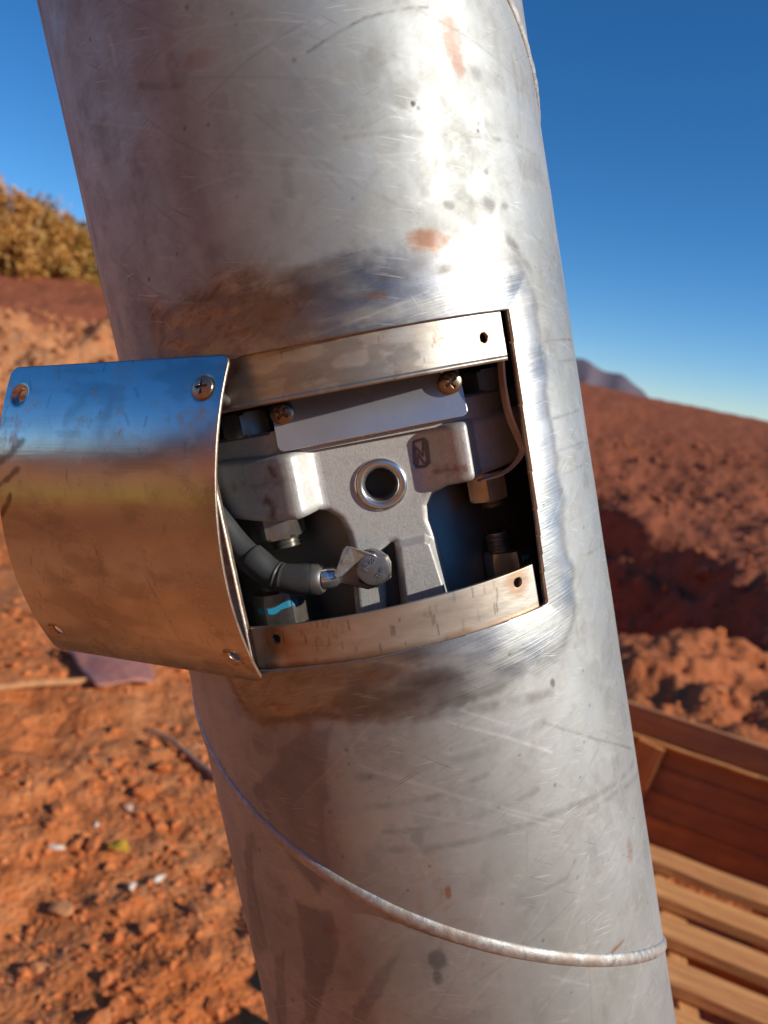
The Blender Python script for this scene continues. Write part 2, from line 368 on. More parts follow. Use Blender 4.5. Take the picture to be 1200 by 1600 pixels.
# ------------------------------------------------------------------ terrain
def height(x, y):
    r = np.hypot(x, y); az = np.degrees(np.arctan2(x, y))
    h = .07*(fbm(x*.8, y*.8, 4, 3)-.5) + .07*(fbm(x*3, y*3, 4, 11)-.5)+.034*(fbm(x*12, y*12, 4, 21)-.5)*sst(.3, .6, fbm(x*1.1, y*1.1, 3, 23)+.15)
    # left bank: rocky foot, smooth red slope above
    lm = sst(2, -5, az)*sst(-120, -70, az)
    rr = r+1.1*(fbm(x*.35, y*.35, 3, 5)-.5)*2 + .05*(az+25)
    rise = 1.45*sst(8.2, 11.8, rr)+.85*sst(11.8, 16.5, rr)+.3*sst(16, 30, rr)
    rough = sst(7.5, 9.5, rr)*sst(13.5, 11.5, rr)
    h = h+lm*(rise + rough*(.75*(fbm(x*1.3, y*1.3, 5, 31)-.5)) + .15*(fbm(x*2, y*2, 4, 37)-.5)*sst(9, 12, rr))
    dit = np.exp(-((rr-7.1-.10*(az+22))/.42)**2)*sst(-8, -16, az)*sst(-120, -70, az)
    h = h-.42*dit
    # right mound behind a trench
    ym = sst(5.0, 5.9, y-.18*(x-2.2)); edge = np.maximum(2.75-(y-5.2)*.36, -1)+.5*(fbm(y*.9, x*.2, 4, 41)-.5)*2+.5*(fbm(y*2.6+x, x*2.6, 4, 43)-.5)
    mm = sst(edge, edge+.85, x)*ym
    top = .14+.36*sst(6, 10.5, r)+1.32*sst(9.5, 16, r)-.012*(x-3)*6*sst(8, 14, r)
    lump = .45*(fbm(x*.7, y*.7, 5, 51)-.5)+.08*(np.abs(fbm(x*2.6, y*2.6, 4, 61)-.5))*-2+.06*(fbm(x*7, y*7, 4, 71)-.5)
    lump = (lump+.04*(fbm(x*12, y*12, 3, 73)-.5))*(1-.75*sst(10, 14, r))
    drop = sst(16, 26, r)*4.0
    far = sst(8.5, 12.5, r)*sst(8, 12, az)*sst(120, 80, az)   # the mound also closes the view right of the pipe
    m2 = np.maximum(mm, far)
    h = h*(1-m2*.5)+m2*(top+lump)-drop*sst(5, 12, az)
    tr = sst(1.35, 1.9, x)*(1-mm)*ym
    h = h-.55*tr*(1-far)
    # lumpy near soil on the right
    nl = sst(.8, 1.5, x)*sst(2.6, 3.6, y)*(1-ym)
    h = h+nl*(.34*(fbm(x*1.9, y*1.9, 5, 81)-.45)+.05-.10*np.abs(fbm(x*4, y*4, 3, 85)-.5)*2)
    back = sst(9, 20, r)*np.maximum(sst(100, 125, az), sst(-100, -125, az)); h = h+(5.5+8*(az < 0))*back*(.8+.5*fbm(x*.3, y*.3, 3, 87))  # unseen ridge behind the camera, added to shape the cover's reflection
    pit = np.exp(-(((x-1.18)/.62)**2+((y-1.95)/.66)**2)**2)  # hollow added under the pallet to keep the ground there shaded
    h = h-.48*pit
    return h
def ground():
    az = np.radians(np.concatenate([np.arange(-180, -42, 6), np.arange(-42, 42, .18), np.arange(42, 180.1, 6)]))
    r = np.concatenate([[.02, .1, .2, .3], np.geomspace(.4, 45, 560), [60, 90, 150, 400, 1500, 6000]])
    Rr, Az = np.meshgrid(r, az); x = Rr*np.sin(Az); y = Rr*np.cos(Az); z = height(x, y)
    z = np.where(Rr > 46, z*0-2.8, z)
    V = np.stack([x, y, z], -1).reshape(-1, 3); idx = np.arange(len(V)).reshape(x.shape)
    Fc = np.stack([idx[:-1, :-1].ravel(), idx[:-1, 1:].ravel(), idx[1:, 1:].ravel(), idx[1:, :-1].ravel()], 1)
    az_ = np.degrees(Az); red = sst(1.2, 2.4, x+.5*(fbm(x, y, 3, 2)-.5))*sst(4.6, 5.8, y)*.9+.85*sst(11.2, 12.6, Rr+1.5*(fbm(x*.4, y*.4, 3, 6)-.5))*(az_ < 5)
    red = np.maximum(np.clip(red, 0, 1), .5*sst(.6, 1.6, x)*sst(2, 3, y))
    tan = sst(8.0, 9.2, Rr)*sst(12.6, 11.4, Rr)*(az_ < 0)*(az_ > -60)*sst(.35, .6, fbm(x*.6, y*.6, 4, 77))
    tan = np.maximum(tan, sst(.55, .7, fbm(x*.9, y*.9, 4, 79))*.35*(Rr < 8)*(az_ < 10))
    bk = (np.abs(az_) > 95); Rw = Rr*(1+.5*(fbm(x*.35, y*.35, 3, 94)-.5)); mirror_yellow = bk*sst(5.4, 5.7, Rw)*sst(8.2, 7.6, Rw)*sst(.30, .4, fbm(x*.25, y*.25, 3, 92)); mirror_dark = bk*np.maximum(sst(3.3, 3.6, Rw)*sst(4.9, 4.5, Rw), sst(1.5, 1.7, Rw)*sst(2.4, 2.1, Rw)); tan = np.maximum(tan, bk*sst(5, 7, Rr)*sst(.42, .55, fbm(x*.3, y*.8, 4, 93)))  # yellow, dark and tan bands behind the camera, added for the cover's reflection
    red = np.maximum(red, bk*sst(13, 17, Rr)*.9)  # unseen back ridge coloured darker for the same reflection
    return tag(mesh('ground', V, Fc, M_SOIL, attrs={'mirror_yellow': mirror_yellow.ravel()*1.0, 'mirror_dark': mirror_dark.ravel()*.5, 'red': red.ravel(), 'tan': np.clip(tan, 0, 1).ravel()}), kind='structure')
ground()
def rocks(name, pts, sizes, mt, seed=1, sub=2):
    """angular lumps, all of them one mesh"""
    bm = bmesh.new(); bmesh.ops.create_icosphere(bm, subdivisions=sub, radius=1); base = np.array([v.co[:] for v in bm.verts]); fc = np.array([[v.index for v in f.verts] for f in bm.faces]); bm.free()
    rs = np.random.RandomState(seed); V = []; Fc = []
    kinds = []
    for k in range(10):
        q = base.copy()
        for _ in range(9):
            d = rs.randn(3); d /= np.linalg.norm(d); o = rs.uniform(.35, .8); t = q@d; q -= np.outer(np.maximum(t-o, 0), d)
        kinds.append(q)
    for i, (p, s) in enumerate(zip(pts, sizes)):
        a = rs.uniform(0, 6.28); ca, sa = math.cos(a), math.sin(a)
        q = kinds[rs.randint(10)]*np.array([rs.uniform(.7, 1.3), rs.uniform(.6, 1), rs.uniform(.45, .8)])*s
        q = q@np.array([[ca, sa, 0], [-sa, ca, 0], [0, 0, 1]])+p
        V.append(q); Fc.append(fc+i*len(base))
    return mesh(name, np.concatenate(V), np.concatenate(Fc), mt, smooth=False)
n = 26000; az = np.radians(RNG.uniform(-34, 34, n)); r = np.exp(RNG.uniform(math.log(1.1), math.log(8), n))
x = r*np.sin(az); y = r*np.cos(az); sz = np.clip(.0040*np.exp(RNG.randn(n)*.75)*(.6+.30*r), .0022, .055)
k = (fbm(x*1.4, y*1.4, 4, 91) > RNG.uniform(.35, .62, n)) & ~((x > -.3) & (x < .7) & (y > 3)); x, y, sz = x[k], y[k], sz[k]
tag(rocks('soil_clods', np.stack([x, y, height(x, y)+sz*.15], 1), sz, M_CLOD, 1, 1), 'loose orange soil clods and gravel strewn over the ground', 'gravel', kind='stuff')
n = 9000; x = RNG.uniform(.9, 6.5, n); y = RNG.uniform(5.2, 12, n); sz = np.clip(.012*np.exp(RNG.randn(n)*.75), .008, .14)
k = fbm(x*1.4, y*1.4, 3, 95) > RNG.uniform(.3, .6, n); x, y, sz = x[k], y[k], sz[k]
tag(rocks('mound_clods', np.stack([x, y, height(x, y)+sz*.1], 1), sz, M_REDCLOD, 3, 1), 'dark red clods covering the dug mound right of the pipe', 'soil clods', kind='stuff')
n = 1300; az = np.radians(RNG.uniform(-34, -10, n)); r = RNG.uniform(7.8, 13, n); x = r*np.sin(az); y = r*np.cos(az); sz = np.clip(.045*np.exp(RNG.randn(n)*.6), .02, .22)
tag(rocks('bank_rocks', np.stack([x, y, height(x, y)], 1), sz, soil('bank_rock', (.54, .22, .09), (.58, .26, .11), (.62, .32, .15), .4, 2), 5), 'tan orange rubble on the cut bank under the bushes', 'rubble', kind='stuff')
# distant hill, the bluish haze over it put into its colour
hx = np.linspace(-250, 330, 140); hv = []; hf = []
def ridge(px):     # height in pixels above the local horizon
    return np.interp(px, [700, 860, 905, 930, 965, 1000, 1035, 1100], [50, 62, 60, 53, 46, 30, 4, -14])
hh = []
for i, t in enumerate(np.linspace(600, 1110, 80)):
    d = 700.; dirp = ray(t, 590+.14*(t-600)); a = math.atan2(dirp[0], dirp[1])
    z = CAM[2]+d*ridge(t)/F_PX*1.05+5*(fbm(np.array([t*.03]), np.array([1.]), 3, 5)[0]-.5)
    for dd, zz in ((d-260, -8), (d-120, z*.5-2+6*(vnoise(np.array([t*.09]), np.array([3.]))[0]-.5)), (d, z), (d+200, -8)): hv.append((dd*math.sin(a), dd*math.cos(a), zz))
for i in range(79):
    for j in range(3): hf.append((i*4+j, i*4+j+1, i*4+j+5, i*4+j+4))
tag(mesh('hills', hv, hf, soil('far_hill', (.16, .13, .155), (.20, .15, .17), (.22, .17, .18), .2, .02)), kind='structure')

# ------------------------------------------------------------------ bushes on the bank
def leafmat(name, cols):
    m, nt, b = mat(name); g = NG(nt); a = g.attr('hue'); r_ = g.n('ShaderNodeValToRGB'); g.l(a, r_.inputs[0])
    e = r_.color_ramp.elements; e[0].color = (*cols[0], 1); e[1].color = (*cols[-1], 1)
    for i, c in enumerate(cols[1:-1]): q = e.new((i+1)/(len(cols)-1)); q.color = (*c, 1)
    g.l(r_.outputs[0], b.inputs['Base Color']); b.inputs['Roughness'].default_value = .7
    t = g.n('ShaderNodeBsdfTranslucent'); g.l(r_.outputs[0], t.inputs[0]); ms = g.n('ShaderNodeMixShader'); ms.inputs[0].default_value = .3
    g.l(b.outputs[0], ms.inputs[1]); g.l(t.outputs[0], ms.inputs[2]); g.l(ms.outputs[0], nt.nodes['Material Output'].inputs[0]); return m
M_LEAF = leafmat('autumn_leaves', [(.22, .17, .04), (.50, .29, .06), (.64, .33, .07), (.70, .40, .13), (.52, .24, .06)])
M_BARK = plain('bark', (.38, .27, .17), .85)
def bush(px, dist, wid, hgt, label, seed, nl=5200, hue=0):
    rs = np.random.RandomState(seed); d = ray(px, 500); a = math.atan2(d[0], d[1]); x, y = dist*math.sin(a), dist*math.cos(a)
    z = float(height(np.array([x]), np.array([y]))[0])-.22
    t = tag(empty('bush', loc=(x, y, z)), label, 'bush', 'autumn bushes on the bank')
    mb = MB(); tips = []
    for k in range(9):
        aa = rs.uniform(0, 6.28); sp = rs.uniform(.3, 1)*wid*.42; top = np.array([math.cos(aa)*sp, math.sin(aa)*sp, hgt*rs.uniform(.45, .85)])
        mid = top*np.array([.4, .4, .5])+rs.randn(3)*.1; pts = spline([(0, 0, 0), mid, top], 5); mb.tube(pts, list(np.linspace(.05, .012, len(pts))), 7); tips.append(top)
    mb.build('branches', M_BARK, t, True)
    cl = []
    for k in range(60):
        u = rs.randn(3); u /= np.linalg.norm(u); u[2] = abs(u[2])*1.0-.15; rr = rs.uniform(.35, 1)**.5
        cl.append((np.array([u[0]*wid*.5*rr, u[1]*wid*.5*rr, hgt*(.12+.80*max(0, u[2])*rr+.12*rs.rand())]), rs.uniform(.12, .26)*wid*.42, rs.rand()))
    ci = rs.randint(len(cl), size=nl); c = np.array([cl[i][0] for i in ci]); s = np.array([cl[i][1] for i in ci]); hu = np.array([cl[i][2] for i in ci])
    p = c+rs.randn(nl, 3)*s[:, None]*np.array([.55, .55, .45]); p[:, 2] = np.maximum(p[:, 2], .02)
    ls = np.exp(rs.uniform(math.log(.018), math.log(.075), nl))[:, None]
    u = rs.randn(nl, 3); u /= np.linalg.norm(u, axis=1)[:, None]; v = np.cross(u, rs.randn(nl, 3)); v /= np.linalg.norm(v, axis=1)[:, None]
    V = np.stack([p-u*ls, p+v*ls*.5, p+u*ls, p-v*ls*.5], 1).reshape(-1, 3); Fc = np.arange(nl*4).reshape(-1, 4)
    hue_a = np.repeat(np.clip(hu*.7+rs.rand(nl)*.3+hue, 0, 1), 4)
    mesh('foliage', V, Fc, M_LEAF, t, False, {'hue': hue_a})
bush(5, 17.2, 2.7, 2.05, 'tallest orange and olive bush at the left edge of the photo', 1, 13000)
bush(52, 17.6, 2.0, 1.85, 'orange rounded bush beside the tallest one on the bank', 2, 8000)
bush(98, 18.0, 1.9, 1.75, 'low orange bush in the middle of the bank row', 3, 7000)
bush(143, 18.2, 1.8, 1.80, 'bush with a dark green top nearest the pipe', 4, 7000, -.18)
bush(-60, 18.0, 3.0, 2.2, 'orange bush only just in view past the left edge', 5, 8000)

# ------------------------------------------------------------------ timber: pallet and crate on the right
def beam(mb, a, b, wdir, wid, th, ndir):
    a, b = Vector(a), Vector(b); wdir = Vector(wdir).normalized(); ndir = Vector(ndir).normalized()
    mb.box((a+b)/2, (b-a)/2, wdir*wid/2, ndir*th/2)
def board(name, a, b, wdir, wid, th, ndir, parent, bevel=.002):
    """its own object, local x along the board so that the grain runs lengthwise"""
    a, b = Vector(a), Vector(b); ex = (b-a).normalized(); ez = Vector(ndir); ez = (ez-ex*ez.dot(ex)).normalized(); ey = ez.cross(ex)
    L = (b-a).length; mb = MB(); nseg = 10
    prof = [(-wid/2, -th/2), (wid/2, -th/2), (wid/2, th/2), (-wid/2, th/2)]; V = []
    rs = random.Random(hash((round(a.x, 3), round(a.y, 3)))&0xffff)
    for i in range(nseg+1):
        t = -L/2+L*i/nseg; wob = rs.uniform(-.0012, .0012); V += [(t, p+wob, q+wob) for p, q in prof]
    Fc = [(0, 3, 2, 1), tuple(nseg*4+i for i in range(4))]
    for i in range(nseg):
        for k in range(4): Fc.append((i*4+k, i*4+(k+1) % 4, (i+1)*4+(k+1) % 4, (i+1)*4+k))
    mb.add(V, Fc); o = mb.build(name, M_WOODD if name == 'plank' else M_WOOD, parent, bevel=bevel)
    c = (a+b)/2; mw = Matrix([[ex[i], ey[i], ez[i], c[i]] for i in range(3)]+[[0, 0, 0, 1]])
    o.matrix_world = mw
    if parent is not None: o.matrix_parent_inverse = parent.matrix_world.inverted() if False else Matrix.Translation(-Vector(parent.location))
    return o
o0 = Vector(GP(1020, 1328, .25)); e1 = Vector((.289, -.085, -.030)).normalized(); e2 = Vector((-.10, -.99, .0)); e2 = (e2-e1*e2.dot(e1)*.55).normalized(); en = e1.cross(e2).normalized()
if en.z < 0: en = -en
pal = tag(empty('wooden_pallet', loc=(o0.x+.3, o0.y-.4, 0)), 'orange wooden slatted pallet lying right of the pipe below the crate', 'pallet')
for i in range(6):
    st_ = o0-e1*.30+e2*(.045+i*.158); board('slat', st_, st_+e1*1.15, e2, .088, .026, en, pal)
M_NAIL = metal('nail_steel', (.30, .27, .25), .5)
for sl_ in [c for c in COL.objects if c.parent == pal]:
    for xx, yy in ((.04, .012), (.05, -.026), (.47, .02), (.48, -.02)):
        mb = MB(); mb.lathe([(.0038, 0), (.0038, .0008), (.003, .0012)], Matrix.Translation((xx, yy, .0128)), 12); mb.build('nail', M_NAIL, sl_)
for k in (.02, .30, .76):
    a = o0+e1*k-en*.068; board('stringer', a-e2*.01, a+e2*.95, e1, .04, .1, en, pal)
for k in (0, .82):
    a = o0-e1*.10-en*.129+e2*(.05+k); board('bottom_board', a, a+e1*.95, e2, .09, .018, en, pal)
for k in (.1, .7):
    a = o0+e1*.1-en*.19+e2*k; board('bearer', a, a+e1*.7, e2, .1, .1, en, pal)
# crate wall boards, seen from inside over the pallet
crt = tag(empty('wooden_crate', loc=(1.1, 2.3, 0)), 'open wooden crate with tall plank side behind the pallet', 'crate')
z1 = .44
A_ = Vector(GP(985, 1097, z1)); B_ = Vector(GP(1200, 1168, z1-.02)); B_ = A_+(B_-A_).normalized()*1.1; A_ = A_-(B_-A_).normalized()*.3; B_ = A_+(B_-A_).normalized()*.88
dw = (B_-A_).normalized(); nw = Vector((dw.y, -dw.x, 0)); nw = nw if nw.y < 0 else -nw; upw = dw.cross(nw); upw = upw if upw.z > 0 else -upw
def wallboard(zt, wd, off, nm='plank', th=.02): 
    a = A_-upw*(zt+wd/2)+nw*off; board(nm, a, a+(B_-A_), upw, wd, th, nw, crt)
wallboard(0, .088, 0); wallboard(.093, .085, -.012); wallboard(.182, .085, -.012); wallboard(.271, .085, -.012); wallboard(.360, .085, -.012); wallboard(.449, .085, -.012)  # lowest board stands in for the dark gap below the wall
p0 = A_+dw*.40-upw*.10+nw*.035; board('post', p0, p0-upw*.36-dw*.05, dw, .085, .03, nw, crt)
r0 = A_-upw*.098+nw*.02; board('rail', r0+dw*.29, r0+dw*.85, nw, .03, .012, upw, crt)
sw = A_+dw*.22; 
for q_ in (.16, .9):  # end walls; the right one, out of view, added to shade the inside
    for k in range(4): a = A_+dw*q_-upw*(.05+.093*k)+nw*.02; board('plank', a, a+nw*.42, upw, .088, .02, dw, crt)

# ------------------------------------------------------------------ things lying on the left ground
def gz(x, y): return float(height(np.array([x]), np.array([y]))[0])
def onground(px, py):
    z = 0
    for _ in range(6): q = GP(px, py, z); z = gz(q[0], q[1])
    return np.array([q[0], q[1], z])
tw = [onground(*p) for p in ((228, 1143), (262, 1160), (290, 1180), (315, 1203), (340, 1222))]
mb = MB(); pt = spline([q+np.array([0, 0, .012+.004*(i % 2)]) for i, q in enumerate(tw)], 6); mb.tube(pt, list(np.linspace(.006, .013, len(pt))), 10)
mb.tube([pt[12], Vector(pt[12])+Vector((.05, .03, .02))], [.006, .003], 7)
tag(mb.build('twig', plain('twig_bark', (.42, .24, .15)), smooth=True), 'curved brown twig lying on the soil left of the pipe', 'twig')
a = onground(-30, 1084); b_ = onground(150, 1068); mb = MB(); mb.tube(spline([a+[0, 0, .015], (a+b_)/2+[0, 0, .022], b_+[0, 0, .012]], 6), .016, 6)
tag(mb.build('stick', plain('stick_wood', (.50, .24, .10)), smooth=True), 'long straight orange stick on the ground below the cover', 'stick')
q = [onground(*p) for p in ((98, 1022), (235, 1035), (242, 1078), (150, 1085))]
mb = MB(); nx, ny = 14, 10; V = []
for j in range(ny+1):
    for i in range(nx+1):
        u, v = i/nx, j/ny; p = (q[0]*(1-u)+q[1]*u)*(1-v)+(q[3]*(1-u)+q[2]*u)*v
        z = gz(p[0], p[1])+.012+.03*float(fbm(np.array([u*3]), np.array([v*3]), 3, 9)[0]); V.append((p[0], p[1], z))
Fc = [(j*(nx+1)+i, j*(nx+1)+i+1, (j+1)*(nx+1)+i+1, (j+1)*(nx+1)+i) for j in range(ny) for i in range(nx)]
o = mesh('plastic_sheet', V, Fc, plain('pink_plastic', (.42, .17, .12), .35)); sm_ = o.modifiers.new('thickness', 'SOLIDIFY'); sm_.thickness = .003
tag(o, 'crumpled dusty pink plastic sheet on the soil below the cover', 'plastic sheet')
lf = onground(183, 1338); mb = MB()
V = []; nl_ = 10
for i in range(nl_+1):
    t = i/nl_; wv = .024*math.sin(math.pi*t)**.7+.0005
    for s_, lift in ((-1, .012), (0, 0), (1, .014)): V.append((lf[0]-.03+.06*t, lf[1]+s_*wv, lf[2]+.012+lift*abs(s_)+.012*math.sin(3*t)))
Fc = [(i*3+j, i*3+j+1, (i+1)*3+j+1, (i+1)*3+j) for i in range(nl_) for j in range(2)]
o = mesh('leaf', V, Fc, plain('yellow_leaf', (.62, .36, .03), .5)); sm_ = o.modifiers.new('thickness', 'SOLIDIFY'); sm_.thickness = .0012
tag(o, 'curled yellow leaf lying among gravel on the left ground', 'leaf')
for (px, py, s_, lab) in [(200, 1264, .020, 'upper of the white stones, far left of the twig end'), (248, 1375, .024, 'largest white stone, right of the yellow leaf'), (88, 1325, .024, 'white stone left of the yellow leaf'),
                     (206, 1388, .017, 'small pale stone just below the yellow leaf'), (95, 1425, .034, 'orange wedge shaped stone near the lower left edge'), (60, 1516, .028, 'flat tan stone in the bottom left corner'), (300, 1425, .030, 'brown stone close to the pipe with a long shadow'),
                     (150, 1290, .016, 'tiny whitish stone between the leaf and the left edge')]:
    p = onground(px, py); p[2] += s_*.25
    white = 'whi' in lab or 'pale' in lab
    o = rocks('stone', [np.zeros(3)], [s_], plain('pale_stone', (.60, .50, .42)) if white else plain('tan_stone', (.52, .22, .09)), int(px)); o.location = p
    tag(o, lab, 'stone', 'stones on the left ground')

# ------------------------------------------------------------------ the pipe
pipe = tag(empty('steel_pipe', PIPE_M), 'thick leaning stainless steel pipe with a rectangular cut opening', 'pipe')
S_T, S_B = .0252, -.0972                        # opening top and bottom
def phiR(s): return np.radians(36.4 + 1.6*sst(-.07, S_T, s) + .5*np.exp(-((s+.045)/.03)**2)-.9*sst(-.06, S_B, s))
def phiL(s): return np.radians(-35.2)+0*s
def SB(U): return -.0972-.034*(.06-U)
def sd_open(U, V):                              # positive inside the opening
    return np.minimum(np.minimum(S_T-V, V-SB(U)), np.minimum(phiR(V)*R-U, U-phiL(V)*R))
HELIX = lambda U: -.2235-.070*U/(R*math.radians(57.2958))  # height of the seam at arc U
HELIX = lambda U: -.2235-math.degrees(1)/1000*1.222*(U/R)
def pol(pts): return [PC(*p) for p in pts]
FEAT_DARK = [  # polylines in (arc,height): points, width, strength
    ([(480, 82), (520, 55), (570, 28), (620, 15), (668, 11)], .0005, .8), ([(220, 133), (262, 134), (320, 129)], .0016, .45),
    ([(450, 215), (475, 235), (560, 290), (640, 330)], .0007, .3), ([(540, 215), (620, 205), (700, 212), (790, 220)], .0008, .35), ([(650, 210), (740, 208), (830, 238)], .0006, .25),
    ([(440, 1170), (480, 1160)], .0008, .5), ([(570, 1262), (690, 1243), (760, 1210)], .0016, .4), ([(595, 1328), (700, 1322), (800, 1295), (890, 1262), (990, 1190)], .0018, .45),
    ([(600, 1300), (700, 1290), (840, 1235)], .0015, .35), ([(560, 1215), (700, 1190), (800, 1160), (850, 1130)], .0022, .38), ([(850, 1130), (930, 1155), (985, 1170)], .0006, .6),
    ([(852, 1388), (885, 1372), (898, 1345)], .0008, .5), ([(920, 1270), (960, 1240), (1000, 1200)], .0016, .4), ([(905, 530), (850, 533)], .0005, .6), ([(900, 562), (855, 568)], .0005, .5),
    ([(905, 640), (862, 655)], .0006, .7), ([(912, 690), (870, 705)], .0005, .5), ([(918, 720), (880, 742)], .0005, .4), ([(940, 852), (912, 868)], .0006, .5), ([(860, 905), (900, 960), (905, 1010)], .0009, .2),
    ([(500, 450), (560, 436), (640, 428), (710, 418), (760, 392)], .0030, .75), ([(795, 372), (828, 420), (838, 480)], .0030, .6), ([(860, 1085), (800, 1098), (700, 1112), (600, 1125)], .0028, .55), ([(520, 470), (600, 455), (700, 452)], .0022, .4),
    ([(770, 0), (775, 80), (790, 160), (800, 210)], .003, .25), ([(795, 60), (808, 140), (812, 200)], .002, .25)]
FEAT_LIGHT = [([(700, 1128), (790, 1152), (862, 1176)], .0006, .9), ([(720, 1110), (800, 1135)], .0005, .6), ([(170, 55), (176, 75), (180, 100)], .0008, .7), ([(560, 1195), (700, 1240), (860, 1290)], .0004, .6),
    ([(600, 1205), (760, 1255), (880, 1285)], .0004, .6), ([(640, 1270), (760, 1290)], .0004, .5), ([(860, 1525), (920, 1540)], .0004, .6), ([(60, 20), (150, 50)], .0004, .2)]
def blobs(U, V, L, seed):
    d = 0
    for (px, py, w_, h_, s_) in L:
        c = PC(px, py); sx = w_/3300; sy = h_/3300
        q = ((U-c[0])/sx)**2+((V-c[1])/sy)**2
        d = np.maximum(d, s_*np.clip(1.3-q+1.6*(fbm(U*260, V*260, 4, seed)-.5), 0, 1))
    return d
def polyst(U, V, px, seed, soft=.0015):
    sd = sd_poly(U, V, pol(px))+.006*(fbm(U*120, V*90, 4, seed)-.5)
    return sst(-soft*.3, soft, sd)
def pipe_attrs(U, V):
    z = np.zeros_like(U); arc_, hgt_ = U.copy(), V.copy(); vis = (np.abs(U) < R*1.45) & (V > -.32) & (V < .2)
    out = {k: z.copy() for k in ('polish', 'tint', 'blue', 'dark', 'rust', 'scr')}
    u, v = U[vis], V[vis]
    do = -np.minimum(np.minimum(S_T-v, v-SB(u)), np.minimum(phiR(v)*R-u, u-phiL(v)*R)); dx = np.maximum(np.maximum(u-phiR(v)*R, phiL(v)*R-u), 0); dy = np.maximum(np.maximum(v-S_T, SB(u)-v), 0)
    n1 = fbm(u*30, v*70, 4, 101)-.5; n2 = fbm(u*60+v*40, v*160, 4, 111)-.5; n3 = fbm(u*220, v*220, 3, 117)-.5
    dd = np.hypot(dx*1.45, dy*np.where(v > 0, 1.0, 1.05))
    ring = sst(.031, .0205, dd+.013*n1+.006*n3+.006*n2)
    ring = np.maximum(ring*(u > -R*.85), 0)
    pl_ = ring*(.75+.9*n2)
    tint = np.maximum(polyst(u, v, [(218, 440), (262, 470), (330, 430), (400, 395), (470, 440), (500, 500), (440, 530), (300, 565), (240, 560)], 5, .008)*1.0, ring*sst(.03, -.03, u)*(.60+1.8*n1))
    tint = np.maximum(tint, polyst(u, v, [(385, 1070), (500, 1105), (495, 1150), (440, 1135)], 6, .006)*.75)
    blue = ring*sst(.0, .28, .2+n1+n2*.8)*np.where(v > 0, .75, .5)*sst(.075, .045, u)
    band = sst(.006, .001, np.abs(dx-.013+.002*n3))*(v < S_T)*(v > S_B-.005)*(u > 0)
    blue = np.maximum(blue, band*.5)
    dark = z[vis].copy()
    dark = np.maximum(dark, polyst(u, v, [(505, 1098), (560, 1060), (700, 1050), (650, 1100), (600, 1130), (545, 1140)], 8, .005)*.6)
    dark = np.maximum(dark, sst(.006, .0, np.abs(dd-.024+.014*n1))*ring*.5)
    # water stains, lower left
    for k, pp in enumerate([[(395, 1235), (440, 1165), (520, 1130), (512, 1230), (505, 1290), (525, 1350), (500, 1400), (420, 1290)], [(455, 1400), (520, 1420), (528, 1480), (500, 1600), (470, 1620), (480, 1500)],
                            [(380, 1300), (400, 1295), (398, 1370), (420, 1480), (400, 1500), (385, 1400)], [(590, 1505), (640, 1470), (600, 1560), (560, 1610), (545, 1600)], [(430, 1500), (445, 1480), (450, 1610), (432, 1610)]]):
        dark = np.maximum(dark, polyst(u, v, pp, 20+k, .0022)*(.12+.36*fbm(u*60, v*25, 4, 27)))
    # cloudy mill stains
    c1 = fbm(u*22+3, v*22, 5, 131); c2 = fbm(u*70, v*60, 4, 137); dark = np.maximum(dark, sst(.52, .74, c1)*.30*sst(.35, .6, c2)*sst(-.02, .02, v)*(.5+fbm(u*400, v*400, 3, 139)))
    dark = np.maximum(dark, sst(.60, .74, c2)*.16*(.3+1.3*fbm(u*400, v*400, 3, 139)))
    for pp, w_, s_ in FEAT_DARK:
        d = sd_seg(u, v, pol(pp)); dark = np.maximum(dark, .75*s_*sst(w_*1.3+.0003, w_*.2, d+.0006*(fbm(u*700, v*700, 2, 3)-.5))*np.clip(1.7*fbm(u*160, v*160, 3, 7)-.15, 0, 1.2))
    dark = np.maximum(dark, blobs(u, v, [(645, 162, 3, 3, .9), (762, 318, 14, 12, .4), (790, 322, 8, 6, .4), (702, 320, 10, 7, .35), (652, 1310, 9, 12, .35), (683, 1500, 12, 16, .7), (683, 1530, 8, 12, .7), (760, 268, 5, 5, .4), (745, 115, 12, 12, .25), (864, 1068, 5, 7, .7), (640, 555, 3, 3, .5), (575, 460, 18, 5, .4), (620, 140, 30, 20, .2)], 141))
    rust = blobs(u, v, [(668, 375, 28, 15, .7), (705, 60, 16, 30, .5), (715, 95, 12, 18, .5), (590, 462, 16, 6, .5), (310, 92, 22, 12, .25), (700, 1395, 5, 10, .7), (960, 1484, 30, 3, .8), (612, 1432, 6, 5, .7), (75, 90, 5, 40, .6), (95, 170, 5, 50, .6), (120, 270, 5, 50, .5), (985, 1330, 10, 20, .35), (520, 1455, 20, 8, .3)], 151)
    lft = sst(-R*1.0, -R*1.28, u)*sst(.45, .6, fbm(u*200, v*30, 4, 19))*(v > .05); rust = np.maximum(rust, .7*lft)
    vs_ = sst(.012, .0, np.abs(u-PC(680, 1400)[0]+.004*n3+.15*(v+.24)*.2))*sst(.5, .7, fbm(u*120, v*25, 4, 161))*(v < -.14)*.35; tint = np.maximum(tint, vs_)
    scr = z[vis].copy()
    for pp, w_, s_ in FEAT_LIGHT:
        d = sd_seg(u, v, pol(pp)); scr = np.maximum(scr, .6*s_*sst(w_*1.2+.0004, w_*.2, d)*(.4+.9*fbm(u*300, v*300, 2, 7)))
    rs = np.random.RandomState(12)
